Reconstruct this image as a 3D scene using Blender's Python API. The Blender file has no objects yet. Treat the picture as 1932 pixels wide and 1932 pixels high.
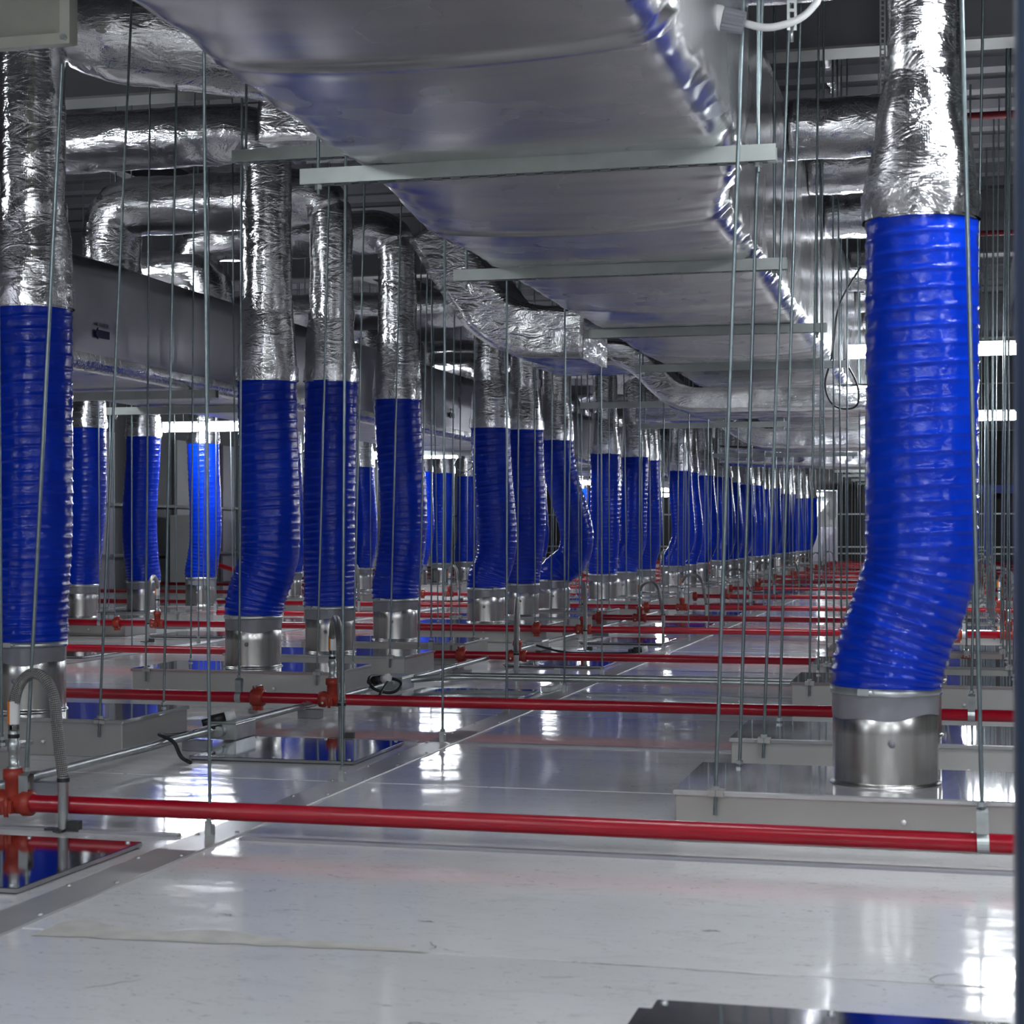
import bpy, math, random
from mathutils import Vector, Matrix, noise

random.seed(7)
R = math.radians
PI = math.pi
scene = bpy.context.scene
col = scene.collection

# ------------------------------------------------------------------ camera
EYE = 0.72
cam_d = bpy.data.cameras.new('camera')
cam_d.sensor_width = 36.0
cam_d.lens = 3300.0 / 1932.0 * 36.0
cam_d.shift_y = 39.0 / 1932.0
cam_d.clip_start = 0.05
cam_d.clip_end = 200
cam_d.dof.use_dof = True
cam_d.dof.focus_distance = 8.0
cam_d.dof.aperture_fstop = 11.0
cam = bpy.data.objects.new('camera', cam_d)
col.objects.link(cam)
cam.location = (0, 0, EYE)
cam.rotation_euler = (R(90), 0, R(14.18))
scene.camera = cam

# ------------------------------------------------------------------ world, exposure
w = bpy.data.worlds.new('world')
scene.world = w
w.use_nodes = True
w.node_tree.nodes['Background'].inputs[0].default_value = (0.5, 0.55, 0.7, 1)
w.node_tree.nodes['Background'].inputs[1].default_value = 0.05
scene.view_settings.view_transform = 'Standard'
scene.view_settings.look = 'None'
scene.view_settings.gamma = 1.0
scene.view_settings.use_curve_mapping = False
scene.view_settings.exposure = 0.82
scene.cycles.max_bounces = 8
scene.cycles.diffuse_bounces = 3
scene.cycles.glossy_bounces = 4
scene.cycles.adaptive_threshold = 0.025
LAMP_STRENGTH = 60.0
LAMP_COLOR = (0.90, 0.95, 1.0, 1)

# ------------------------------------------------------------------ materials
MATS = {}


def new_mat(name):
    m = bpy.data.materials.new(name)
    m.use_nodes = True
    nt = m.node_tree
    b = nt.nodes['Principled BSDF']
    MATS[name] = m
    return m, nt, b


def nd(nt, kind, **kw):
    n = nt.nodes.new(kind)
    for k, v in kw.items():
        if k.startswith('i_'):
            n.inputs[k[2:].replace('_', ' ')].default_value = v
        else:
            setattr(n, k, v)
    return n


def noise_node(nt, coord, scale, detail=3.0, rough=0.5, dist=0.0, stretch=None):
    src = coord
    if stretch:
        mp = nd(nt, 'ShaderNodeMapping')
        mp.inputs['Scale'].default_value = stretch
        nt.links.new(coord, mp.inputs['Vector'])
        src = mp.outputs['Vector']
    n = nd(nt, 'ShaderNodeTexNoise')
    n.inputs['Scale'].default_value = scale
    n.inputs['Detail'].default_value = detail
    n.inputs['Roughness'].default_value = rough
    n.inputs['Distortion'].default_value = dist
    nt.links.new(src, n.inputs['Vector'])
    return n


def ramp(nt, src, stops):
    r = nd(nt, 'ShaderNodeValToRGB')
    e = r.color_ramp.elements
    while len(e) < len(stops):
        e.new(0.5)
    for k, (p, c) in enumerate(stops):
        e[k].position = p
        e[k].color = c if len(c) == 4 else (*c, 1)
    nt.links.new(src, r.inputs['Fac'])
    return r


def math_node(nt, op, a, b=None, v=None):
    n = nd(nt, 'ShaderNodeMath', operation=op)
    nt.links.new(a, n.inputs[0])
    if b is not None:
        nt.links.new(b, n.inputs[1])
    elif v is not None:
        n.inputs[1].default_value = v
    return n


def bump(nt, height, strength, distance, normal=None):
    b = nd(nt, 'ShaderNodeBump')
    b.inputs['Strength'].default_value = strength
    b.inputs['Distance'].default_value = distance
    nt.links.new(height, b.inputs['Height'])
    if normal is not None:
        nt.links.new(normal, b.inputs['Normal'])
    return b


def simple(name, rgb, rough=0.5, metal=0.0, var=0.06, scale=12.0, spec=0.5, bump_s=0.0, coat=0.0):
    m, nt, b = new_mat(name)
    tc = nd(nt, 'ShaderNodeTexCoord')
    n = noise_node(nt, tc.outputs['Object'], scale, 4.0)
    lo = tuple(max(0, c * (1 - var)) for c in rgb)
    hi = tuple(min(1, c * (1 + var)) for c in rgb)
    r = ramp(nt, n.outputs['Fac'], [(0.3, lo), (0.7, hi)])
    nt.links.new(r.outputs['Color'], b.inputs['Base Color'])
    b.inputs['Roughness'].default_value = rough
    b.inputs['Metallic'].default_value = metal
    b.inputs['Specular IOR Level'].default_value = spec
    b.inputs['Coat Weight'].default_value = coat
    if bump_s > 0:
        bp = bump(nt, n.outputs['Fac'], bump_s, 0.004)
        nt.links.new(bp.outputs['Normal'], b.inputs['Normal'])
    return m


def foil_mat(name, rgb, rough, crinkle, scrim=0.25, wrinkle_scale=22.0, stretch=None, ridge=True, fine=0.25):
    m, nt, b = new_mat(name)
    tc = nd(nt, 'ShaderNodeTexCoord')
    b.inputs['Metallic'].default_value = 1.0
    n1 = noise_node(nt, tc.outputs['Object'], wrinkle_scale, 4.0, 0.55, 0.9 if ridge else 0.0, stretch)
    n2 = noise_node(nt, tc.outputs['Object'], wrinkle_scale * 3.5, 3.0, 0.6, 0.3 if ridge else 0.0, stretch)
    # ridged wrinkles
    s1 = math_node(nt, 'SUBTRACT', n1.outputs['Fac'], v=0.5)
    a1 = math_node(nt, 'ABSOLUTE', s1.outputs[0]) if ridge else s1
    s2 = math_node(nt, 'MULTIPLY', n2.outputs['Fac'], v=fine)
    h = math_node(nt, 'ADD', a1.outputs[0], s2.outputs[0])
    # reinforcement scrim, a fine grid of threads laid along the sheet
    sx = nd(nt, 'ShaderNodeSeparateXYZ')
    nt.links.new(tc.outputs['UV'], sx.inputs[0])
    grid = []
    for o in ('X', 'Y'):
        p = math_node(nt, 'MULTIPLY', sx.outputs[o], v=2 * PI / 0.0125)
        c = math_node(nt, 'COSINE', p.outputs[0])
        q = math_node(nt, 'POWER', math_node(nt, 'ABSOLUTE', c.outputs[0]).outputs[0], v=12.0)
        grid.append(q)
    g = math_node(nt, 'MAXIMUM', grid[0].outputs[0], grid[1].outputs[0])
    b1 = bump(nt, h.outputs[0], crinkle, 0.02)
    b2 = bump(nt, g.outputs[0], scrim, 0.0012, b1.outputs['Normal']) if scrim > 0 else b1
    nt.links.new(b2.outputs['Normal'], b.inputs['Normal'])
    big = noise_node(nt, tc.outputs['Object'], 2.3, 3.0)
    rr = ramp(nt, big.outputs['Fac'], [(0.3, (rough * 0.75,) * 3), (0.7, (rough * 1.3,) * 3)])
    nt.links.new(rr.outputs['Color'], b.inputs['Roughness'])
    cr = ramp(nt, n1.outputs['Fac'], [(0.25, tuple(c * 0.88 for c in rgb)), (0.75, rgb)])
    nt.links.new(cr.outputs['Color'], b.inputs['Base Color'])
    return m


M_FOIL = foil_mat('crinkled foil wrap', (0.86, 0.86, 0.87), 0.15, 0.42, 0.10, 8.0, (1.0, 1.0, 2.6), True, 0.10)
M_FOILD = foil_mat('stretched foil on large duct', (0.79, 0.785, 0.79), 0.25, 0.03, 0.0, 2.5, (0.4, 3.0, 1.5), False, 0.04)
M_FOILL = foil_mat('dull foil darkened for its reflections', (0.50, 0.49, 0.53), 0.34, 0.03, 0.0, 2.5, (0.5, 2.0, 1.5), False, 0.05)  # base colour darkened to stand in for the dark surroundings the foil mirrors
M_FOILT = foil_mat('crumpled foil tape', (0.84, 0.84, 0.85), 0.17, 0.38, 0.0, 10.0)

# white sandwich panel, glossy coil coat with scuffs
m, nt, b = new_mat('white coated panel')
M_PANEL = m
tc = nd(nt, 'ShaderNodeTexCoord')
geo = nd(nt, 'ShaderNodeNewGeometry')
oi = nd(nt, 'ShaderNodeObjectInfo')
pos = geo.outputs['Position']
n1 = noise_node(nt, pos, 1.1, 5.0, 0.6)
n2 = noise_node(nt, pos, 5.0, 6.0, 0.7, 1.5, (1.0, 2.6, 1.0))
n3 = noise_node(nt, pos, 18.0, 5.0, 0.7, 2.5, (1.0, 3.0, 1.0))
base = ramp(nt, n1.outputs['Fac'], [(0.3, (0.70, 0.70, 0.70)), (0.7, (0.79, 0.79, 0.79))])
scuff = ramp(nt, n2.outputs['Fac'], [(0.55, (0, 0, 0)), (0.72, (1, 1, 1))])
spot = ramp(nt, n3.outputs['Fac'], [(0.615, (0, 0, 0)), (0.66, (1, 1, 1))])
sc = math_node(nt, 'MULTIPLY', scuff.outputs['Color'], v=0.26)
ss = math_node(nt, 'MULTIPLY', spot.outputs['Color'], v=1.5)
spm = math_node(nt, 'MULTIPLY', ss.outputs[0], n1.outputs['Fac'])
tot = math_node(nt, 'ADD', sc.outputs[0], spm.outputs[0])
tot.use_clamp = True
mx = nd(nt, 'ShaderNodeMix', data_type='RGBA')
nt.links.new(tot.outputs[0], mx.inputs['Factor'])
nt.links.new(base.outputs['Color'], mx.inputs['A'])
mx.inputs['B'].default_value = (0.25, 0.25, 0.23, 1)
hsv = nd(nt, 'ShaderNodeHueSaturation')
vr = nd(nt, 'ShaderNodeMapRange')
vr.inputs['To Min'].default_value = 0.93
vr.inputs['To Max'].default_value = 1.04
nt.links.new(oi.outputs['Random'], vr.inputs['Value'])
nt.links.new(vr.outputs['Result'], hsv.inputs['Value'])
nt.links.new(mx.outputs['Result'], hsv.inputs['Color'])
nt.links.new(hsv.outputs['Color'], b.inputs['Base Color'])
rr = ramp(nt, n2.outputs['Fac'], [(0.3, (0.03,) * 3), (0.75, (0.15,) * 3)])
nt.links.new(rr.outputs['Color'], b.inputs['Roughness'])
b.inputs['Specular IOR Level'].default_value = 0.32
nb = noise_node(nt, pos, 2.2, 2.0, 0.5, 0.0, (0.6, 1.6, 1))
bp = bump(nt, nb.outputs['Fac'], 0.16, 0.02)
nt.links.new(bp.outputs['Normal'], b.inputs['Normal'])

# blue PVC
m, nt, b = new_mat('blue pvc hose')
M_BLUE = m
tc = nd(nt, 'ShaderNodeTexCoord')
oi = nd(nt, 'ShaderNodeObjectInfo')
n1 = noise_node(nt, tc.outputs['Object'], 9.0, 3.0)
n2 = noise_node(nt, tc.outputs['Object'], 40.0, 4.0, 0.6, 1.2, (1, 1, 1.6))
r1 = ramp(nt, n1.outputs['Fac'], [(0.3, (0.0005, 0.022, 0.38)), (0.7, (0.001, 0.033, 0.50))])
nt.links.new(r1.outputs['Color'], b.inputs['Base Color'])
b.inputs['Roughness'].default_value = 0.17
b.inputs['Specular IOR Level'].default_value = 0.30
b.inputs['Transmission Weight'].default_value = 0.0
b.inputs['Subsurface Weight'].default_value = 0.0
bp = bump(nt, n2.outputs['Fac'], 0.28, 0.005)
nt.links.new(bp.outputs['Normal'], b.inputs['Normal'])

# brushed stainless
m, nt, b = new_mat('brushed stainless')
M_STEEL = m
tc = nd(nt, 'ShaderNodeTexCoord')
n1 = noise_node(nt, tc.outputs['Object'], 60.0, 3.0, 0.5, 0.0, (1, 1, 0.06))
r1 = ramp(nt, n1.outputs['Fac'], [(0.3, (0.50, 0.49, 0.47)), (0.7, (0.62, 0.61, 0.59))])
nt.links.new(r1.outputs['Color'], b.inputs['Base Color'])
b.inputs['Metallic'].default_value = 1.0
b.inputs['Roughness'].default_value = 0.27
bp = bump(nt, n1.outputs['Fac'], 0.06, 0.002)
nt.links.new(bp.outputs['Normal'], b.inputs['Normal'])

M_MIRROR = simple('polished steel plate', (0.50, 0.50, 0.53), 0.07, 1.0, 0.05, 3.0, bump_s=0.03)
M_BOX = simple('painted filter box steel', (0.43, 0.425, 0.405), 0.33, 0.35, 0.04, 4.0)
M_LID = simple('filter box lid', (0.54, 0.54, 0.55), 0.045, 0.55, 0.04, 3.0)
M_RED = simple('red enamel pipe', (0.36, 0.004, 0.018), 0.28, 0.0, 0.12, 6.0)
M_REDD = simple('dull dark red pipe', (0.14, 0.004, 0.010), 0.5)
M_TEE = simple('orange red cast fitting', (0.34, 0.035, 0.02), 0.42, 0.0, 0.2, 25.0, bump_s=0.2)
M_GALV = simple('galvanised steel', (0.50, 0.53, 0.53), 0.36, 0.85, 0.12, 30.0)
M_ROD = simple('zinc plated rod', (0.20, 0.245, 0.26), 0.36, 0.8, 0.12, 60.0)
M_STRUT = simple('galvanised channel', (0.44, 0.47, 0.45), 0.40, 0.7, 0.08, 14.0)
M_BRAID = None
M_BLACK = simple('black rubber', (0.015, 0.015, 0.017), 0.45, 0.0, 0.2)
M_DARKM = simple('dark steel flange', (0.06, 0.065, 0.06), 0.4, 0.6, 0.2)
M_WHITEP = simple('white plastic', (0.75, 0.75, 0.74), 0.35, 0.0, 0.03)
M_GREYP = simple('grey ribbed plastic', (0.22, 0.22, 0.25), 0.5, 0.0, 0.05)
M_ORANGE = simple('orange tag', (0.75, 0.20, 0.02), 0.5, 0.0, 0.05)
M_TAPE = simple('grey plastic film', (0.28, 0.28, 0.31), 0.22, 0.3, 0.12, 14.0, bump_s=0.35)
M_STRIP = simple('dull joint strip', (0.46, 0.46, 0.44), 0.32, 0.35, 0.08, 6.0)
M_GROUT = simple('dark joint', (0.13, 0.13, 0.14), 0.6)
M_BATTEN = simple('grey joint batten', (0.33, 0.33, 0.36), 0.4, 0.2)
M_SEAL = simple('beige sealant smear', (0.58, 0.57, 0.52), 0.5, 0.0, 0.12, 20.0)
M_PENCIL = simple('dark scuff mark', (0.20, 0.20, 0.19), 0.6)
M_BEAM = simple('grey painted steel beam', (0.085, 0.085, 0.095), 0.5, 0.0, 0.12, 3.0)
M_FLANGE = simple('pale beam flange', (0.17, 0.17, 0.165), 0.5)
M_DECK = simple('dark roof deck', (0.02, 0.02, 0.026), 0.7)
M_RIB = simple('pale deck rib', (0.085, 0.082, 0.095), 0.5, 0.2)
M_WALL = simple('grey wall panel', (0.46, 0.47, 0.45), 0.45, 0.0, 0.05, 2.0)
M_WALLD = simple('dark wall recess', (0.05, 0.05, 0.055), 0.5)
M_LILAC = simple('violet grey panel', (0.27, 0.25, 0.31), 0.4)
M_BROWN = simple('brown louvre blade', (0.045, 0.036, 0.034), 0.5)
M_NAVY = simple('blue grey steel post', (0.035, 0.055, 0.10), 0.35, 0.4, 0.1, 4.0)
M_BLUEST = simple('blue painted steel', (0.004, 0.02, 0.25), 0.4)
M_OLIVE = simple('bare galvanised sheet', (0.55, 0.56, 0.47), 0.35, 0.45, 0.1, 5.0)
M_INK = simple('dark blue print', (0.008, 0.010, 0.07), 0.5)
M_BAND = simple('dull tape band', (0.62, 0.61, 0.58), 0.4, 0.5, 0.1, 12.0)

# braided steel hose
m, nt, b = new_mat('braided stainless hose')
M_BRAID = m
tc = nd(nt, 'ShaderNodeTexCoord')
sx = nd(nt, 'ShaderNodeSeparateXYZ')
nt.links.new(tc.outputs['UV'], sx.inputs[0])
u = math_node(nt, 'MULTIPLY', sx.outputs['X'], v=2 * PI / 0.0085)
v = math_node(nt, 'MULTIPLY', sx.outputs['Y'], v=2 * PI / 0.0100)
pa = math_node(nt, 'SINE', math_node(nt, 'ADD', u.outputs[0], v.outputs[0]).outputs[0])
pb = math_node(nt, 'SINE', math_node(nt, 'SUBTRACT', u.outputs[0], v.outputs[0]).outputs[0])
pm = math_node(nt, 'MULTIPLY', pa.outputs[0], pb.outputs[0])
r1 = ramp(nt, pm.outputs[0], [(0.0, (0.16, 0.155, 0.15)), (0.5, (0.55, 0.54, 0.52))])
nt.links.new(r1.outputs['Color'], b.inputs['Base Color'])
b.inputs['Metallic'].default_value = 0.9
b.inputs['Roughness'].default_value = 0.33
bp = bump(nt, pm.outputs[0], 0.6, 0.003)
nt.links.new(bp.outputs['Normal'], b.inputs['Normal'])

# lamp diffuser
m, nt, b = new_mat('lit lamp diffuser')
M_LAMP = m
b.inputs['Base Color'].default_value = (0.8, 0.8, 0.8, 1)
b.inputs['Emission Color'].default_value = LAMP_COLOR
b.inputs['Emission Strength'].default_value = LAMP_STRENGTH


# ------------------------------------------------------------------ mesh helpers
class MB:
    def __init__(self):
        self.v, self.f, self.uv, self.sm = [], [], [], []

    def quadface(self, idx, uv=None, smooth=False):
        self.f.append(idx)
        self.uv.append(uv)
        self.sm.append(smooth)

    def box(self, lo, hi, mat=None):
        x0, y0, z0 = lo
        x1, y1, z1 = hi
        p = [Vector(q) for q in ((x0, y0, z0), (x1, y0, z0), (x1, y1, z0), (x0, y1, z0),
                                 (x0, y0, z1), (x1, y0, z1), (x1, y1, z1), (x0, y1, z1))]
        if mat is not None:
            p = [mat @ q for q in p]
        n = len(self.v)
        self.v += [tuple(q) for q in p]
        for f in ((3, 2, 1, 0), (4, 5, 6, 7), (0, 1, 5, 4), (1, 2, 6, 5), (2, 3, 7, 6), (3, 0, 4, 7)):
            self.quadface(tuple(n + k for k in f))
        return self

    def bbox(self, lo, hi, bev):
        """box with chamfered vertical and top edges"""
        x0, y0, z0 = lo
        x1, y1, z1 = hi

        def ring(d, z):
            e = bev
            return [(x0 + d + e, y0 + d, z), (x1 - d - e, y0 + d, z), (x1 - d, y0 + d + e, z), (x1 - d, y1 - d - e, z),
                    (x1 - d - e, y1 - d, z), (x0 + d + e, y1 - d, z), (x0 + d, y1 - d - e, z), (x0 + d, y0 + d + e, z)]
        n = len(self.v)
        rs = [ring(0, z0), ring(0, z1 - bev), ring(bev * 0.6, z1)]
        for r in rs:
            self.v += r
        for a in range(2):
            for k in range(8):
                k2 = (k + 1) % 8
                self.quadface((n + a * 8 + k, n + a * 8 + k2, n + a * 8 + 8 + k2, n + a * 8 + 8 + k))
        self.quadface(tuple(n + 16 + k for k in range(8)))
        self.quadface(tuple(n + 7 - k for k in range(8)))
        return self

    def cyl(self, p0, p1, r, n=12, r1=None, caps=True, smooth=True):
        p0, p1 = Vector(p0), Vector(p1)
        r1 = r if r1 is None else r1
        t = (p1 - p0).normalized()
        a = t.orthogonal().normalized()
        b_ = t.cross(a)
        s = len(self.v)
        for p, rr in ((p0, r), (p1, r1)):
            for k in range(n):
                c = 2 * PI * k / n
                self.v.append(tuple(p + rr * (math.cos(c) * a + math.sin(c) * b_)))
        for k in range(n):
            k2 = (k + 1) % n
            self.quadface((s + k, s + k2, s + n + k2, s + n + k), None, smooth)
        if caps:
            self.quadface(tuple(s + n - 1 - k for k in range(n)))
            self.quadface(tuple(s + n + k for k in range(n)))
        return self

    def lathe(self, prof, n=24, origin=(0, 0, 0), axis='Z', smooth=True, close=False):
        ox, oy, oz = origin
        s = len(self.v)
        for (r, z) in prof:
            for k in range(n):
                c = 2 * PI * k / n
                q = (r * math.cos(c), r * math.sin(c), z)
                if axis == 'X':
                    q = (z, r * math.cos(c), r * math.sin(c))
                elif axis == 'Y':
                    q = (r * math.sin(c), z, r * math.cos(c))
                self.v.append((ox + q[0], oy + q[1], oz + q[2]))
        m_ = len(prof)
        for i in range(m_ - 1):
            for k in range(n):
                k2 = (k + 1) % n
                self.quadface((s + i * n + k, s + i * n + k2, s + (i + 1) * n + k2, s + (i + 1) * n + k), None, smooth)
        if prof[0][0] > 1e-5 and close:
            self.quadface(tuple(s + n - 1 - k for k in range(n)))
        if prof[-1][0] > 1e-5 and close:
            self.quadface(tuple(s + (m_ - 1) * n + k for k in range(n)))
        return self

    def sweep(self, path, rad, n=24, caps=True, deform=None, smooth=True):
        """round tube along path; rad = number or fn(s, theta)->r ; deform(p, dir, s, th)->p"""
        P = [Vector(p) for p in path]
        T = []
        for i in range(len(P)):
            a = P[max(0, i - 1)]
            c = P[min(len(P) - 1, i + 1)]
            T.append((c - a).normalized())
        nrm = T[0].orthogonal().normalized()
        if abs(T[0].z) > 0.9:
            nrm = (Vector((1, 0, 0)) - T[0] * T[0].x).normalized()
        st = len(self.v)
        s = 0.0
        S = []
        rm = rad if not callable(rad) else rad(0, 0)
        for i, p in enumerate(P):
            if i:
                s += (P[i] - P[i - 1]).length
                q = T[i - 1].rotation_difference(T[i])
                nrm = (q @ nrm)
                nrm = (nrm - T[i] * nrm.dot(T[i])).normalized()
            S.append(s)
            bi = T[i].cross(nrm)
            for k in range(n):
                th = 2 * PI * k / n
                d = math.cos(th) * nrm + math.sin(th) * bi
                r = rad(s, th) if callable(rad) else rad
                q = p + d * r
                if deform:
                    q = deform(q, d, s, th)
                self.v.append(tuple(q))
        per = 2 * PI * rm
        for i in range(len(P) - 1):
            for k in range(n):
                k2 = (k + 1) % n
                u0, u1 = per * k / n, per * (k + 1) / n
                self.quadface((st + i * n + k, st + i * n + k2, st + (i + 1) * n + k2, st + (i + 1) * n + k),
                              ((u0, S[i]), (u1, S[i]), (u1, S[i + 1]), (u0, S[i + 1])), smooth)
        if caps:
            self.quadface(tuple(st + n - 1 - k for k in range(n)))
            e = st + (len(P) - 1) * n
            self.quadface(tuple(e + k for k in range(n)))
        return self

    def rectsweep(self, path, half_w, half_h, n_w=6, n_h=4, deform=None, smooth=False, wdir=(0, 1, 0), caps=True):
        """rectangular duct along path; width along wdir, height perpendicular"""
        P = [Vector(p) for p in path]
        W_ = Vector(wdir)
        prof = []
        for k in range(n_w):
            prof.append((-1 + 2 * k / n_w, -1))
        for k in range(n_h):
            prof.append((1, -1 + 2 * k / n_h))
        for k in range(n_w):
            prof.append((1 - 2 * k / n_w, 1))
        for k in range(n_h):
            prof.append((-1, 1 - 2 * k / n_h))
        n = len(prof)
        st = len(self.v)
        S, s = [], 0.0
        for i, p in enumerate(P):
            if i:
                s += (P[i] - P[i - 1]).length
            S.append(s)
            t = (P[min(len(P) - 1, i + 1)] - P[max(0, i - 1)]).normalized()
            up = W_.cross(t).normalized()
            if up.z < 0 or (abs(up.z) < 1e-3 and up.x > 0):
                pass
            for (a, c) in prof:
                q = p + W_ * (a * half_w) + up * (c * half_h)
                if deform:
                    q = deform(q, a, c, s)
                self.v.append(tuple(q))
        for i in range(len(P) - 1):
            for k in range(n):
                k2 = (k + 1) % n
                self.quadface((st + i * n + k, st + i * n + k2, st + (i + 1) * n + k2, st + (i + 1) * n + k),
                              ((k * 0.05, S[i]), (k * 0.05 + 0.05, S[i]), (k * 0.05 + 0.05, S[i + 1]), (k * 0.05, S[i + 1])), smooth)
        if caps:
            self.quadface(tuple(st + n - 1 - k for k in range(n)))
            e = st + (len(P) - 1) * n
            self.quadface(tuple(e + k for k in range(n)))
        return self

    def mesh(self, name, mat):
        me = bpy.data.meshes.new(name)
        me.from_pydata(self.v, [], self.f)
        if any(u_ is not None for u_ in self.uv):
            lay = me.uv_layers.new(name='UVMap')
            flat = []
            for f, u_ in zip(self.f, self.uv):
                if u_ is None:
                    flat += [0.0] * (2 * len(f))
                else:
                    for q in u_:
                        flat += [q[0], q[1]]
            lay.data.foreach_set('uv', flat)
        me.polygons.foreach_set('use_smooth', self.sm)
        me.materials.append(mat)
        me.update()
        return me

    def build(self, name, mat, parent=None, loc=None, rot=None):
        return obj(name, self.mesh(name, mat), parent, loc, rot)


def obj(name, me, parent=None, loc=None, rot=None):
    o = bpy.data.objects.new(name, me)
    col.objects.link(o)
    if parent is not None:
        o.parent = parent
    if loc is not None:
        o.location = loc
    if rot is not None:
        o.rotation_euler = rot
    return o


def tag(o, label, cat, group=None, kind=None):
    o['label'] = label
    o['category'] = cat
    if group:
        o['group'] = group
    if kind:
        o['kind'] = kind
    return o


def thing(name, label, cat, loc=(0, 0, 0), rot=None, group=None):
    o = obj(name, None, None, loc, rot)
    o.empty_display_size = 0.1
    return tag(o, label, cat, group)


def struct(o):
    o['kind'] = 'structure'
    return o


def rounded(points, rad, step=0.03):
    """polyline with rounded corners, resampled"""
    P = [Vector(p) for p in points]
    out = [P[0]]
    for i in range(1, len(P) - 1):
        a = (P[i - 1] - P[i])
        c = (P[i + 1] - P[i])
        d = min(rad, a.length * 0.49, c.length * 0.49)
        p0 = P[i] + a.normalized() * d
        p1 = P[i] + c.normalized() * d
        for k in range(9):
            t = k / 8
            out.append(p0 * (1 - t) ** 2 + P[i] * 2 * t * (1 - t) + p1 * t * t)
    out.append(P[-1])
    res = [out[0]]
    for i in range(1, len(out)):
        L = (out[i] - out[i - 1]).length
        m_ = max(1, int(L / step))
        for k in range(1, m_ + 1):
            res.append(out[i - 1].lerp(out[i], k / m_))
    return res


def nz(p, f, seed=0.0):
    return noise.noise(Vector((p[0] * f + seed, p[1] * f - seed * 0.7, p[2] * f + seed * 1.3)))


ORD = ['first', 'second', 'third', 'fourth', 'fifth', 'sixth', 'seventh', 'eighth', 'ninth', 'tenth', 'eleventh',
       'twelfth', 'thirteenth', 'fourteenth', 'fifteenth', 'sixteenth', 'seventeenth', 'eighteenth', 'nineteenth',
       'twentieth', 'twenty-first', 'twenty-second', 'twenty-third', 'twenty-fourth', 'twenty-fifth', 'twenty-sixth',
       'twenty-seventh', 'twenty-eighth', 'twenty-ninth', 'thirtieth', 'thirty-first', 'thirty-second', 'thirty-third',
       'thirty-fourth', 'thirty-fifth', 'thirty-sixth', 'thirty-seventh', 'thirty-eighth', 'thirty-ninth', 'fortieth',
       'forty-first', 'forty-second', 'forty-third', 'forty-fourth', 'forty-fifth']

CEIL = 3.40
FAR = 43.0
XL, XR, YB = -10.2, 8.0, -6.0
ROW_A, ROW_B, ROW_C = -6.05, -3.05, -0.16
STRIP_X = [-7.80, -4.75, -1.70, 1.35]

# ------------------------------------------------------------------ floor: white panels on a dark sub-base
fl = struct(MB().box((XL, YB, -0.12), (XR, FAR, -0.055)).build('floor', M_GROUT))
fl['label'] = 'white glossy panel deck crossed by red pipes'
Y0, PITCH = 2.87, 0.955
edges_x = [XL] + STRIP_X + [XR]
pm_cache = {}
ky0 = -4
for bi in range(len(edges_x) - 1):
    xa, xb = edges_x[bi] + 0.004, edges_x[bi + 1] - 0.004
    for k in range(ky0, 42):
        if (bi == 4 or bi == 0) and k % 4:
            continue
        span = 4 if bi in (0, 4) else 1
        ya, yb = Y0 + k * PITCH + 0.003, Y0 + (k + span) * PITCH - 0.003
        key = (bi, span)
        if key not in pm_cache:
            hx, hy = (xb - xa) / 2, (yb - ya) / 2
            pm_cache[key] = MB().bbox((-hx, -hy, -0.05), (hx, hy, 0.0), 0.003).mesh('floor_panel', M_PANEL)
        obj('floor_panel', pm_cache[key], fl, ((xa + xb) / 2, (ya + yb) / 2, random.uniform(-0.0008, 0.0008)))
for sx_ in STRIP_X:
    mb = MB().bbox((sx_ - 0.052, -1.0, -0.002), (sx_ + 0.052, FAR - 0.1, 0.004), 0.002)
    mb.build('joint_strip', M_STRIP, fl)
# raised grey battens across the nearest seams
for yy, xa, xb in ((Y0 + PITCH, -1.62, 1.28), (Y0 + 3 * PITCH, -1.62, 1.28), (Y0 + 5 * PITCH, -1.62, 1.28),
                   (Y0 + PITCH, -4.68, -1.78), (Y0 + 3 * PITCH, -4.68, -1.78), (Y0 + 6 * PITCH, -1.62, 1.28)):
    MB().bbox((xa, yy - 0.014, -0.002), (xb, yy + 0.014, 0.007), 0.002).build('joint_batten', M_BATTEN, fl)
# screws along the near joint strip
scr = MB().lathe([(0.0055, 0.0), (0.005, 0.003), (0.0, 0.004)], 10).mesh('screw', M_GALV)
for k in range(16):
    for dx in (-0.04, 0.04):
        obj('screw', scr, fl, (-1.70 + dx, 2.6 + 0.31 * k + (0.05 if dx > 0 else 0), 0.004))


def flat_poly(pts, z, name, mat):
    mb = MB()
    mb.v = [(x, y, z) for x, y in pts]
    mb.quadface(tuple(range(len(pts))))
    return mb.build(name, mat, fl)


def flat_line(pts, wd, z, name, mat):
    mb = MB()
    n = len(pts)
    for i in range(n):
        a = Vector(pts[max(0, i - 1)])
        c = Vector(pts[min(n - 1, i + 1)])
        t = (c - a).normalized()
        q = Vector((-t.y, t.x)) * wd * (0.4 + 0.6 * random.random())
        p = Vector(pts[i])
        mb.v += [(p.x + q.x, p.y + q.y, z), (p.x - q.x, p.y - q.y, z)]
    for i in range(n - 1):
        mb.quadface((2 * i, 2 * i + 1, 2 * i + 3, 2 * i + 2))
    return mb.build(name, mat, fl)


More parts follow.
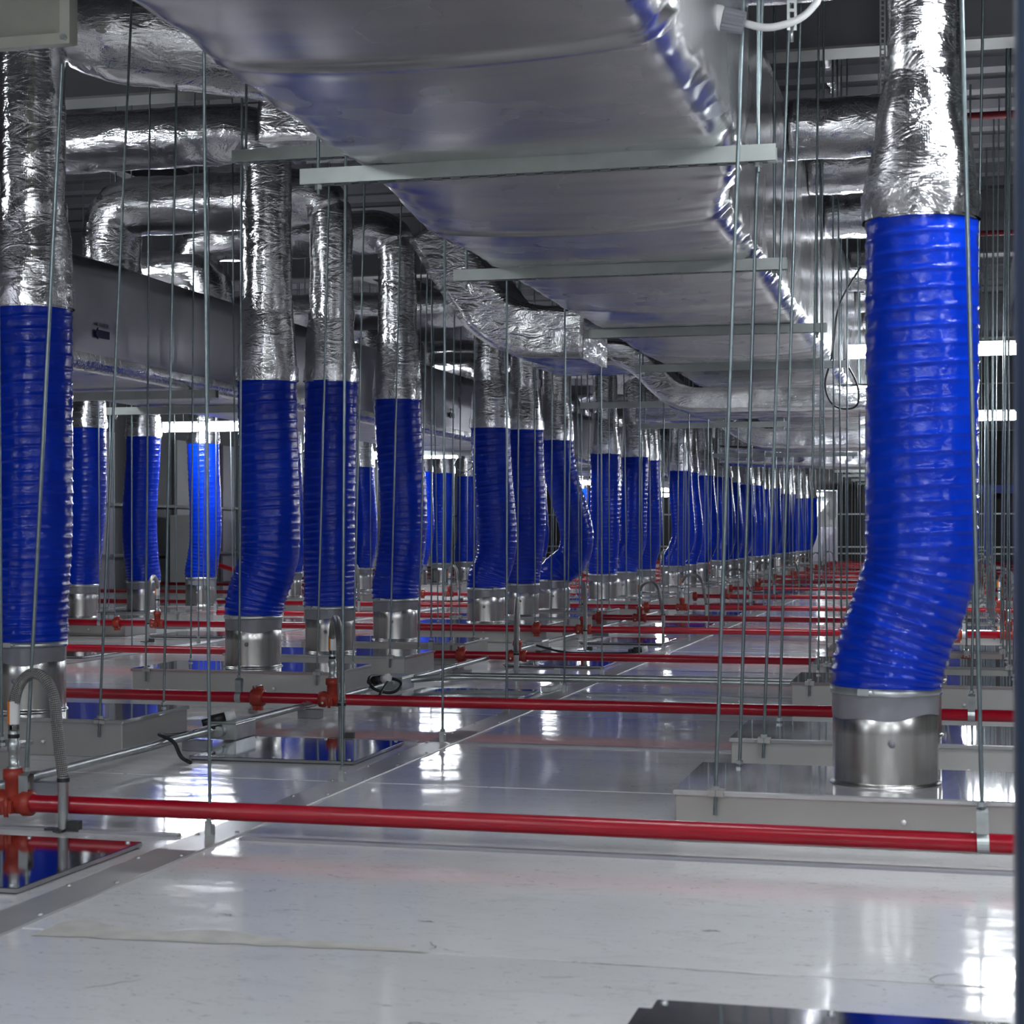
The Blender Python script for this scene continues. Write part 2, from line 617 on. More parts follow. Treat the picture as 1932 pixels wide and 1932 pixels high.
# sealant smear along the near seam
top, bot = [], []
for k in range(40):
    t = k / 39
    x = -1.60 + 0.72 * t
    y = 2.865 + 0.01
    th = max(0.0, 0.055 + 0.05 * nz((x, 1, 0), 6.0) + 0.025 * nz((x, 1, 4), 19.0)) * (1 - t) ** 0.6 + 0.004
    top.append((x, y + th + 0.008 * nz((x, 5, 0), 31.0)))
    bot.append((x, y - 0.05 * (1 - t) - 0.006 + 0.008 * nz((x, 9, 0), 21.0)))
flat_poly(bot + top[::-1], 0.0012, 'sealant_smear', M_SEAL)
# pencil squiggle and scuffs
sq = [(-0.015 + 0.0, 2.94), (-0.045, 2.925), (-0.058, 2.895), (-0.05, 2.87), (-0.035, 2.862), (-0.05, 2.845),
      (-0.02, 2.835), (0.02, 2.825), (0.045, 2.80), (0.04, 2.785), (0.01, 2.79), (-0.02, 2.80), (-0.03, 2.79)]
flat_line([(x + 0.02, y) for x, y in sq], 0.0017, 0.0012, 'pencil_squiggle', M_PENCIL)
for (x, y, a, L, wd) in ((-0.82, 4.93, 0.5, 0.16, 0.004), (-0.74, 4.99, 0.45, 0.10, 0.003), (-0.88, 2.92, 1.9, 0.05, 0.002),
                         (-0.62, 2.76, 0.2, 0.05, 0.0016), (-1.22, 3.45, 0.1, 0.06, 0.0016), (-1.33, 3.06, 0.0, 0.03, 0.003),
                         (-0.95, 3.10, 0.1, 0.03, 0.0025), (-0.42, 3.15, 0.1, 0.03, 0.0025), (-0.55, 2.87, 0.05, 0.11, 0.0018),
                         (-0.35, 2.865, -0.03, 0.15, 0.0014), (-0.9, 6.9, 0.1, 0.14, 0.005), (-1.0, 6.3, 0.2, 0.2, 0.005),
                         (-0.6, 6.2, 0.15, 0.14, 0.005), (-1.1, 8.3, 0.1, 0.25, 0.006), (-0.85, 5.4, 0.1, 0.12, 0.003),
                         (-1.3, 2.55, 0.9, 0.10, 0.0014), (-0.75, 2.45, 0.2, 0.05, 0.003)):
    pts = [(x + math.cos(a) * L * (t / 6 - 0.5) + random.uniform(-.006, .006), y + math.sin(a) * L * (t / 6 - 0.5) + random.uniform(-.006, .006)) for t in range(7)]
    flat_line(pts, wd, 0.0013, 'scuff_mark', M_PENCIL)
flat_line([(-1.55 + 0.16 * t, Y0 + 0.004 * nz((t, 2, 2), 1.7)) for t in range(11)], 0.0022, 0.0014, 'seam_sealant', M_SEAL)

# ------------------------------------------------------------------ ceiling, beams, walls
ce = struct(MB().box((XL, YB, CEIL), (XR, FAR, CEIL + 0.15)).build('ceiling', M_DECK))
rib = MB()
rib.v = [(XL, -0.10, 0), (XR, -0.10, 0), (XR, -0.07, -0.05), (XL, -0.07, -0.05), (XL, 0.07, -0.05), (XR, 0.07, -0.05), (XR, 0.10, 0), (XL, 0.10, 0)]
for f in ((0, 3, 2, 1), (3, 4, 5, 2), (4, 7, 6, 5), (0, 1, 6, 7)):
    rib.quadface(f)
ribm = rib.mesh('deck_rib', M_RIB)
for k in range(86):
    obj('deck_rib', ribm, ce, (0, 0.3 + 0.5 * k, CEIL))
for k, yb in enumerate([1.9 + 6.0 * i for i in range(7)]):
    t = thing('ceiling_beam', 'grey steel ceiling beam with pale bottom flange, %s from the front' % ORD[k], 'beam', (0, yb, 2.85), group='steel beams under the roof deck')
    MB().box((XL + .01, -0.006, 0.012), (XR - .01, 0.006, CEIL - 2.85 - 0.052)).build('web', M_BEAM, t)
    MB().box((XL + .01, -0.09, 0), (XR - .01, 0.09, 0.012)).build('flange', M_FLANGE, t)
for k, xb in enumerate((-5.4, -2.4, 0.55)):
    t = thing('roof_purlin', ('dark roof purlin running away above the %s' % ('left duct', 'middle row of risers', 'right hose')[k]), 'beam', (xb, 0, 3.12), group='purlins under the deck')
    MB().box((-0.004, YB + .1, 0.008), (0.004, FAR - .1, 0.22)).build('web', M_BEAM, t)
    MB().box((-0.05, YB + .1, 0), (0.05, FAR - .1, 0.008)).build('flange', M_BEAM, t)

wl = struct(MB().box((XL - 0.15, YB, 0), (XL, FAR, CEIL)).build('wall_left', M_WALLD))
k = 0
y = 3.0
while y < FAR - 2:
    MB().bbox((0, 0, 0), (0.05, 0.95, 1.95), 0.004).build('wall_panel', M_WALL, wl, (XL, y, 0.02))
    MB().bbox((0, 0, 0), (0.04, 0.42, 1.95), 0.004).build('wall_panel', M_LILAC, wl, (XL, y + 1.55, 0.02))
    MB().bbox((0, 0, 0), (0.12, 0.16, 3.38), 0.004).build('wall_post', M_GALV, wl, (XL, y + 2.35, 0.0))
    y += 3.75
for zz in (0.42, 1.05):
    MB().box((XL + 0.14, 2, zz), (XL + 0.18, FAR - .2, zz + 0.035)).build('wall_rail', M_DARKM, wl)
wf = struct(MB().box((XL, FAR, 0), (XR, FAR + 0.15, CEIL)).build('wall_far', M_BROWN))
x = XL + 0.3
while x < XR - 0.3:
    MB().box((0, -0.05, 0), (0.10, 0, 3.3)).build('louvre_blade', M_BROWN, wf, (x, FAR, 0.05))
    x += 0.24
for zz in (0.20, 0.36, 1.15):
    MB().box((XL + .1, -0.10, zz), (XR - .1, -0.06, zz + 0.035)).build('wall_rail', M_GALV, wf, (0, FAR, 0))
struct(MB().box((XR, YB, 0), (XR + 0.15, FAR, CEIL)).build('wall_right', M_WALL))
struct(MB().box((XL, YB - 0.15, 0), (XR, YB, CEIL)).build('wall_back', M_WALL))


# ------------------------------------------------------------------ big ducts
def lerp_tab(tab, y):
    if y <= tab[0][0]:
        return tab[0][1]
    for (a, b_) in zip(tab[:-1], tab[1:]):
        if y <= b_[0]:
            t = (y - a[0]) / (b_[0] - a[0])
            t = t * t * (3 - 2 * t)
            return a[1] * (1 - t) + b_[1] * t
    return tab[-1][1]


M1_L = [(-3, -1.49), (3.0, -1.49), (4.4, -1.56), (5.5, -1.66), (42, -1.66)]
M1_R = [(-3, -0.50), (4.5, -0.53), (5.4, -0.67), (42, -0.67)]
M1_BOT, M1_TOP = 1.69, 2.48
STRUTS = [2.6, 4.40, 6.22, 8.20, 10.0, 12.0, 14.2, 16.4, 18.6, 20.8, 23.0, 25.2, 27.4, 29.6, 32.0, 34.4, 36.8]
JOINTS = [3.35, 5.35, 7.30, 9.35, 11.3, 13.2, 15.3, 17.5]


def sag(y):
    for a, b_ in zip(STRUTS[:-1], STRUTS[1:]):
        if a <= y <= b_:
            return math.sin(PI * (y - a) / (b_ - a))
    return 0.5


def build_main_duct():
    t = thing('main_supply_duct', 'huge foil-wrapped rectangular duct running overhead into the distance', 'duct', (-1.15, 4.0, M1_BOT))
    ys = []
    y = -2.5
    while y < 42:
        ys.append(y)
        y += 0.12 if y < 2.4 else (0.022 if y < 7 else (0.05 if y < 12 else 0.25))
    nb, ns, ntp = 34, 18, 4
    mb = MB()
    rows = []
    for y in ys:
        xl, xr = lerp_tab(M1_L, y), lerp_tab(M1_R, y)
        sg = sag(y)
        jd = min(abs(y - j) for j in JOINTS)
        jb = math.exp(-(jd / 0.025) ** 2) * 0.012
        row = []
        for k in range(nb):           # bottom, left to right
            u_ = k / nb
            e = min(u_, 1 - u_)
            rl = 0.035 * max(0, 1 - e / 0.06) ** 2
            z = M1_BOT - sg * 0.032 * math.sin(PI * u_) ** 0.7 + rl - jb
            x = xl + (xr - xl) * u_
            edge_w = max(0.0, 1 - e / 0.16)
            z += 0.004 * nz((x * 0.7, y * 2.4, 0), 1.6) + 0.0010 * nz((x * 1.0, y * 8, 3), 2.0)
            z += 0.012 * edge_w * nz((x * 1.0, y * 6.0, 9), 1.8)
            row.append((x, y, z))
        for k in range(ns):           # right side, up
            u_ = k / ns
            e = max(0, 1 - u_ / 0.10)
            x = xr + 0.010 * math.sin(PI * u_) + jb + 0.004 * nz((y * 3, u_ * 4, 1), 1.5)
            x += 0.02 * e * nz((y * 16, u_ * 6, 5), 1.0)
            z = M1_BOT + (M1_TOP - M1_BOT) * u_ + (0.035 if k == 0 else 0) + 0.018 * e * nz((y * 20, 3, 8), 1.0)
            row.append((x, y, z))
        for k in range(ntp):
            u_ = k / ntp
            row.append((xr + (xl - xr) * u_, y, M1_TOP))
        for k in range(ns):
            u_ = k / ns
            row.append((xl - 0.01 * math.sin(PI * u_) - 0.004 * nz((y * 3, u_ * 4, 11), 1.5), y, M1_TOP + (M1_BOT + 0.035 - M1_TOP) * u_))
        rows.append(row)
    n = len(rows[0])
    for r in rows:
        mb.v += [(p[0] + 1.15, p[1] - 4.0, p[2] - M1_BOT) for p in r]
    for i in range(len(rows) - 1):
        for k in range(n):
            k2 = (k + 1) % n
            v0, v1 = ys[i], ys[i + 1]
            mb.quadface((i * n + k, i * n + k2, (i + 1) * n + k2, (i + 1) * n + k),
                        ((k * 0.03, v0), (k * 0.03 + 0.03, v0), (k * 0.03 + 0.03, v1), (k * 0.03, v1)), True)
    mb.quadface(tuple(range(n)))
    mb.quadface(tuple((len(rows) - 1) * n + n - 1 - k for k in range(n)))
    mb.build('foil_jacket', M_FOILD, t)
    # crumpled tape along the lower right and lower left edges
    for side, nm in ((1, 'edge_tape'), (0, 'edge_tape')):
        mb = MB()
        yy = [1.6 + 0.016 * i for i in range(int((12.0 - 1.6) / 0.016))]
        for y in yy:
            x = lerp_tab(M1_R if side else M1_L, y)
            s_ = 1 if side else -1
            sg = sag(y)
            w1 = 0.050 + 0.030 * nz((y * 6, 2, side), 1.0)
            w2 = 0.060 + 0.028 * nz((y * 5, 7, side), 1.0)
            j = 0.010 * nz((y * 22, 4, side), 1.0)
            zc = M1_BOT
            rise = 0.035
            mb.v += [(x - s_ * w1 + 1.15, y - 4, zc - sg * 0.012 - 0.006 + 0.004 * nz((y * 30, 1, 1), 1)),
                     (x - s_ * 0.018 + 1.15, y - 4, zc - 0.006 + j * 0.6),
                     (x + s_ * (0.012 + j) + 1.15, y - 4, zc + 0.020 + j),
                     (x + s_ * (0.016 - j * 0.6) + 1.15, y - 4, zc + rise + 0.01 + j),
                     (x + s_ * 0.014 + 1.15, y - 4, zc + rise + w2)]
        for i in range(len(yy) - 1):
            for k in range(4):
                f = (i * 5 + k, i * 5 + k + 1, i * 5 + 6 + k, i * 5 + 5 + k)
                mb.quadface(f if side else f[::-1], None, True)
        mb.build(nm, M_FOILT, t)
    return t


m1 = build_main_duct()


def trapeze(y, xl, xr, z, label, near, group='trapeze hangers under the main duct'):
    t = thing('trapeze_hanger', label, 'bracket', (xl, y, z - 0.041), group=group)
    L = xr - xl
    mb = MB()
    mb.box((0, -0.0205, 0), (L, -0.0180, 0.041)).box((0, 0.0180, 0), (L, 0.0205, 0.041)).box((0, -0.018, 0.0385), (L, 0.018, 0.041))
    if near:
        x = 0.012
        while x < L - 0.04:
            mb.box((x, -0.018, 0), (x + 0.026, 0.018, 0.0025))
            x += 0.05
        mb.box((0, -0.018, 0), (L, -0.010, 0.0025)).box((0, 0.010, 0), (L, 0.018, 0.0025))
    else:
        mb.box((0, -0.018, 0), (L, 0.018, 0.0025))
    mb.build('channel', M_STRUT, t)
    for xx in (0.045, L - 0.045):
        MB().cyl((xx, 0, -0.025), (xx, 0, CEIL - z + 0.02), 0.0048, 8, caps=False).build('hanger_rod', M_ROD, t)
        MB().cyl((xx, 0, -0.012), (xx, 0, -0.0005), 0.010, 6, smooth=False).build('nut', M_GALV, t)
    return t


for k, y in enumerate(STRUTS[1:]):
    xl = lerp_tab(M1_L, y) - 0.13
    xr = lerp_tab(M1_R, y) + 0.10
    trapeze(y, xl, xr, M1_BOT - 0.001, 'slotted steel channel under the main duct, %s from the camera' % ORD[k], k < 4)

# second duct, left
M2_L, M2_R, M2_B, M2_T = -4.45, -3.66, 1.44, 1.92
t = thing('left_supply_duct', 'dark foil-clad rectangular duct with arrow stickers behind the middle row', 'duct', (-4.055, 10, M2_B))
ys = [0.6 + 0.12 * i for i in range(345)]


def m2_def(q, a, c, s):
    q = q.copy()
    q.z += 0.006 * nz(q, 1.7) - (0.012 * math.sin(PI * (q.y % 2.0) / 2.0) if c < -0.9 else 0)
    q.x += 0.005 * nz(q, 2.1, 4)
    return q


mb = MB().rectsweep([(0, y - 10, (M2_T - M2_B) / 2) for y in ys], (M2_R - M2_L) / 2, (M2_T - M2_B) / 2, 10, 6, m2_def, True, (1, 0, 0))
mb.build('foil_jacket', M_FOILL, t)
mb = MB()
for y in ys:
    j = 0.004 * nz((y * 9, 1, 1), 1.0)
    mb.v += [(0.355, y - 10, -0.014 + j), (0.404, y - 10, -0.012 + j), (0.407, y - 10, 0.03 + j), (0.406, y - 10, 0.06)]
for i in range(len(ys) - 1):
    for k in range(3):
        mb.quadface((i * 4 + k, i * 4 + k + 1, i * 4 + 5 + k, i * 4 + 4 + k), None, True)
mb.build('edge_tape', M_FOILT, t)
for (y0, z0) in ((7.05, 1.596), (9.35, 1.63), (12.6, 1.60), (16.6, 1.6), (20.6, 1.6)):
    st_ = MB()
    x = 0.409
    a = [(-0.065, 0.0), (-0.042, 0.026), (-0.042, 0.017), (0.065, 0.017), (0.065, -0.017), (-0.042, -0.017), (-0.042, -0.026)]
    st_.v = [(x, y0 - 10 + p, z0 - M2_B + q) for p, q in a]
    st_.v += [(x - 0.004, y0 - 10 + p, z0 - M2_B + q) for p, q in a]
    st_.quadface((0, 6, 5, 4, 3, 2, 1))
    for k in range(7):
        st_.quadface((k, (k + 1) % 7, 7 + (k + 1) % 7, 7 + k))
    st_.build('flow_arrow', M_INK, t)
    tx = MB()
    for k in range(6):
        if k == 2:
            continue
        yy = y0 - 10 - 0.045 + 0.018 * k
        tx.box((x - 0.004, yy, z0 - M2_B + 0.034), (x, yy + 0.012, z0 - M2_B + 0.049))
    tx.build('arrow_caption', M_LILAC, t)
for k, (y, sl, sr) in enumerate([(8.0, -4.62, -3.52), (9.0, -4.62, -3.52), (14.4, -4.62, -3.52), (18.4, -4.62, -3.52), (22.4, -4.62, -3.52)]):
    trapeze(y, sl, sr, M2_B - 0.016, 'steel channel under the left arrow-marked duct, %s from the camera' % ORD[k], False, 'trapeze hangers under the left duct')


# ------------------------------------------------------------------ flat branch ducts crossing near the main duct
def crumple_def(amp, f, seed):
    def d(q, a, c, s):
        k = amp * (nz(q, f, seed) + 0.5 * nz(q, f * 2.7, seed + 3))
        return Vector((q.x + k * 0.4, q.y + k * (1 if abs(a) > 0.95 else 0.2), q.z + k * (1 if abs(c) > 0.9 else 0.3)))
    return d


def flat_duct(name, label, pts, hw, hh, rad, seed, ends=True):
    t = thing(name, label, 'duct', pts[0], group='foil-wrapped flat branch ducts')
    o = Vector(pts[0])
    path = rounded([Vector(p) - o for p in pts], rad, 0.025)
    MB().rectsweep(path, hw, hh, 12, 6, crumple_def(0.008, 7.0, seed), True).build('foil_jacket', M_FOIL, t)
    return t


flat_duct('branch_duct', 'foil elbow duct curving down against left side of main duct', [(-2.45, 8.35, 2.20), (-2.28, 8.35, 1.92), (-2.12, 8.35, 1.72), (-1.90, 8.35, 1.67), (-1.69, 8.35, 1.67)], 0.28, 0.125, 0.14, 1)
flat_duct('branch_duct', 'flat foil duct dipping in an S-bend beneath the main duct', [(-2.50, 10.75, 1.81), (-1.90, 10.75, 1.81), (-1.62, 10.75, 1.515), (-0.08, 10.75, 1.515)], 0.36, 0.072, 0.14, 5)
flat_duct('branch_duct', 'distant flat foil duct with shallow S-bend, behind the nearest S-bend duct', [(-2.6, 14.9, 1.74), (-1.95, 14.9, 1.74), (-1.6, 14.9, 1.50), (-0.25, 14.9, 1.50)], 0.36, 0.08, 0.14, 9)
flat_duct('branch_duct', 'farthest flat foil branch duct hanging under the main duct', [(-2.6, 20.5, 1.62), (-1.0, 20.5, 1.56), (-0.4, 20.5, 1.56)], 0.5, 0.10, 0.14, 13)
flat_duct('branch_duct', 'short flat foil duct bridging first riser and main duct edge', [(-2.62, 6.55, 2.33), (-1.62, 6.35, 2.25)], 0.22, 0.09, 0.1, 17)

# channels beneath the S-bend ducts
for k, (y, xl, xr, z) in enumerate([(11.6, -2.45, -1.2, 1.60), (13.3, -2.35, -1.2, 1.56), (17.2, -2.3, -0.9, 1.5)]):
    trapeze(y, xl, xr, z, 'grey channel hung below the S-bend branch ducts, %s from the camera' % ORD[k], False, 'channels below branch ducts')
trapeze(5.55, -2.38, -1.72, 2.02, 'short pale channel left of the main duct beside the first strut', True, 'channels below branch ducts')


# ------------------------------------------------------------------ filter boxes, hoses, risers
def filter_box_meshes():
    d = {}
    d['body'] = MB().bbox((-0.472, -0.245, 0.0), (0.472, 0.245, 0.112), 0.003).mesh('body', M_BOX)
    d['lid'] = MB().bbox((-0.478, -0.252, 0.108), (0.478, 0.252, 0.120), 0.003).mesh('lid', M_LID)
    d['neck'] = MB().lathe([(0.132, 0.1195), (0.132, 0.1225), (0.1255, 0.1235), (0.125, 0.13), (0.125, 0.24),
                            (0.125, 0.352), (0.122, 0.352), (0.122, 0.16)], 48).mesh('neck', M_STEEL)
    mb = MB()
    n = 48
    for i in range(6):
        for k in range(n):
            a = 2 * PI * k / n
            zb = 0.283 - 0.006 * math.sin(a * 2 + 1) - 0.004 * math.sin(a * 5)
            z = zb + (0.335 - zb) * i / 5
            r = 0.1268 + 0.0009 * nz((math.cos(a) * 3, math.sin(a) * 3, i), 2.0)
            mb.v.append((r * math.cos(a), r * math.sin(a), z))
    for i in range(5):
        for k in range(n):
            k2 = (k + 1) % n
            mb.quadface((i * n + k, i * n + k2, (i + 1) * n + k2, (i + 1) * n + k), None, True)
    d['film'] = mb.mesh('film_wrap', M_TAPE)
    d['plug'] = MB().lathe([(0.009, 0.0), (0.009, 0.006), (0.006, 0.010), (0, 0.011)], 12, axis='Y').mesh('test_plug', M_GREYP)
    d['knob'] = MB().lathe([(0.004, 0.0), (0.004, 0.010), (0.006, 0.011), (0.006, 0.018), (0, 0.019)], 10, axis='Y').mesh('side_plug', M_WHITEP)
    return d


FB = filter_box_meshes()


def filter_box(x, y, label, hang):
    t = thing('filter_box', label, 'filter box', (x, y, 0.001), group='filter boxes standing in rows')
    obj('body', FB['body'], t)
    obj('lid', FB['lid'], t)
    nk = obj('neck', FB['neck'], t)
    nk.rotation_euler.z = random.uniform(0, 6)
    fw = obj('film_wrap', FB['film'], t)
    fw.rotation_euler.z = random.uniform(0, 6)
    p = obj('test_plug', FB['plug'], t, (0.02, -0.124, 0.225))
    p.rotation_euler.x = PI
    p.location.y = -0.1245
    for xx in (0.05, 0.20):
        q = obj('side_plug', FB['knob'], t, (xx, -0.245, 0.065 - 0.02 * (xx > 0.1)))
        q.rotation_euler.x = PI
    return t


def hose(x, y, zb, zt, top_dx, bulge, bend, label, seg, rpp, R0=0.133, pk=0.5):
    """corrugated sleeve from the neck up to the foil; top_dx = (dx, dy) of the top, bulge = (dx, dy) at mid height"""
    t = thing('blue_flexible_hose', label, 'hose', (x, y, zb), group='blue ribbed flexible hoses')
    L = zt - zb
    pitch = 0.0445
    nr = int(L / pitch * rpp)
    path = []
    for i in range(nr + 1):
        s = i / nr
        s2 = min(1, s / bend)
        e = s2 * s2 * (3 - 2 * s2)
        bl = math.sin(PI * s ** (math.log(0.5) / math.log(pk))) ** 2
        q0 = min(1.0, s / 0.16)
        bl *= q0 * q0 * (3 - 2 * q0)
        path.append((top_dx[0] * e + bulge[0] * bl, top_dx[1] * e + bulge[1] * bl, L * s))
    sd = random.uniform(0, 50)
    compress = 1.5

    def rad(s, th):
        f = s / L
        # ribs closer together near the bottom where the sleeve is squeezed
        q = f * L / pitch - compress * (1 - f) ** 4 * 4.0
        ph = q - th / (2 * PI)
        fr = ph - math.floor(ph)
        dd = min(fr, 1 - fr) * 2
        ridge = math.exp(-(dd / 0.20) ** 2)
        low = max(0.0, 1 - f / 0.28)
        amp = 0.0036 + 0.0065 * low
        r = R0 + amp * (ridge - 0.35)
        r += 0.0030 * (1 - ridge) * noise.noise(Vector((math.cos(th) * 4 + sd, math.sin(th) * 4, s * 22)))
        r += 0.006 * low * noise.noise(Vector((math.cos(th) * 2.2 + sd, math.sin(th) * 2.2, s * 15 + math.cos(th) * 2.0)))
        r += 0.002 * noise.noise(Vector((math.cos(th) * 1.5, math.sin(th) * 1.5 + sd, s * 3)))
        # gathered ends
        if f < 0.03:
            r = r * (0.955 + 0.045 * f / 0.03)
        return r
    MB().sweep(path, rad, seg, caps=False).build('sleeve', M_BLUE, t)
    rc = 0.1305
    MB().lathe([(rc - 0.004, -0.006), (rc, -0.006), (rc + 0.001, -0.001), (rc, 0.012), (rc - 0.004, 0.012)], max(16, seg)).build('clamp_band', M_GALV, t, (0, 0, 0.004))
    MB().box((-0.014, -rc - 0.012, -0.004), (0.014, -rc + 0.002, 0.012)).cyl((-0.022, -rc - 0.006, 0.004), (0.022, -rc - 0.006, 0.004), 0.0045, 8).build('clamp_screw', M_GALV, t, (0, 0, 0.004), (0, 0, random.uniform(-0.9, 0.9)))
    return t, Vector((x + top_dx[0], y + top_dx[1], zt))


def riser(base, pts, label, seg, r0, r1, step, taper=0.34, r2=None):
    """foil reducer, riser and branch; pts are the world points after the base"""
    t = thing('insulated_riser', label, 'duct', base, group='foil-wrapped risers above the hoses')
    sd = random.uniform(0, 90)
    o = Vector(base)
    full = rounded([Vector((0, 0, -0.035))] + [Vector(p) - o for p in pts], 0.15, step)
    # reducer part
    red = [p for p in full if p.z < taper and abs(p.x) < 0.05 and abs(p.y) < 0.05]
    rest = full[len(red) - 1:]

    def crumple(amp, fz):
        def d(q, dd, s, th):
            k = amp * (nz(q, 9.0, sd) * 1.0 + abs(nz(q, 21.0, sd + 5)) * 0.7 + 0.35 * nz(q, 45.0, sd + 9))
            return q + dd * k
        return d

    def rr(s, th):
        if s < 0.03:
            f = s / 0.03
            return r0 * (0.985 + 0.02 * f)
        if s < 0.09:
            return r0 * (1.005 - 0.02 * (s - 0.03) / 0.06)
        f = min(1, (s - 0.09) / (taper - 0.07))
        # pleats down the cone where the sheet is folded in
        return r0 * 0.985 + (r1 * 1.03 - r0 * 0.985) * f + 0.004 * math.sin(th * 5 + sd) * math.sin(PI * f)
    MB().sweep(red, rr, seg, caps=False, deform=crumple(0.006, 1)).build('reducer', M_FOIL, t)
    # split the rest at first corner: riser pipe (vertical) and branch
    iv = len(rest)
    for i, p in enumerate(rest):
        if abs(p.x - rest[0].x) > 0.02 or abs(p.y - rest[0].y) > 0.02:
            iv = i
            break
    pipe = rest[:iv + 1]
    MB().sweep(pipe, lambda s, th: r1 + 0.002 * nz((math.cos(th), math.sin(th), s * 3), 2, sd), seg, caps=False, deform=crumple(0.006, 1)).build('riser_pipe', M_FOIL, t)
    br = rest[max(0, iv - 1):]
    if len(br) > 3:
        MB().sweep(br, lambda s, th: r1 + min(1, s / 0.25) * ((r2 or r1 + 0.018) - r1), seg, caps=True, deform=crumple(0.008, 1)).build('branch', M_FOIL, t)
    # tape ring where foil meets pipe
    jn = Vector((0, 0, taper - 0.02))
    MB().sweep([(0, 0, taper - 0.05), (0, 0, taper - 0.025), (0, 0, taper)], lambda s, th: r1 * 1.04 + 0.004, seg, caps=False, deform=crumple(0.005, 1)).build('joint_tape', M_FOILT, t)
    MB().sweep([(0, 0, -0.03), (0, 0, -0.01), (0, 0, 0.012), (0, 0, 0.03)], lambda s, th: r0 * 1.01 + 0.003, seg, caps=False, deform=crumple(0.007, 1)).build('end_tape', M_FOILT, t)
    return t


ROW_Y = []
for kk in range(9):
    for off in (3.30, 4.30, 5.36):
        ROW_Y.append(off + 4.03 * kk)
ROW_Y = [y for y in ROW_Y if y < 39.0]
# per-hose shape: (row, index in ROW_Y) -> top offset, bulge, bend, hose-top height
c14, s14 = math.cos(R(14.18)), math.sin(R(14.18))


def lat(d):            # sideways shift across the view direction
    return (d * c14, d * s14)


SHAPE = {('C', 1): (0.087, 0.0, 0.30, 1.498, 0), ('B', 2): (0.015, 0.0, 0.4, 1.51, 0), ('B', 3): (0.062, 0.015, 0.30, 1.43, 0),
         ('B', 4): (0.005, -0.012, 0.35, 1.51, 0), ('B', 5): (0.012, 0.035, 0.4, 1.50, 0), ('B', 6): (0.03, 0.045, 0.3, 1.455, 0.3),
         ('B', 7): (0.025, 0.02, 0.4, 1.50, 0), ('B', 8): (0.02, 0.165, 0.4, 1.475, 0.28), ('B', 9): (0.02, 0.0, 0.4, 1.455, 0),
         ('B', 10): (0.11, -0.02, 0.32, 1.47, 0), ('B', 11): (0.05, 0.02, 0.32, 1.48, 0),
         ('A', 6): (0.05, 0.02, 0.9, 1.50, 0), ('A', 7): (0.0, -0.03, 0.4, 1.49, 0), ('A', 8): (0.02, 0.02, 0.3, 1.49, 0)}
BR_Z = {2: 2.46, 3: 2.52, 4: 2.42, 5: 2.42, 6: 2.24, 7: 2.26, 8: 2.30}
rows = {'A': (ROW_A, range(5, 24)), 'B': (ROW_B, range(1, len(ROW_Y))), 'C': (ROW_C, range(1, 20))}
rowname = {'A': 'left row', 'B': 'middle row', 'C': 'right row'}
PLACED = []
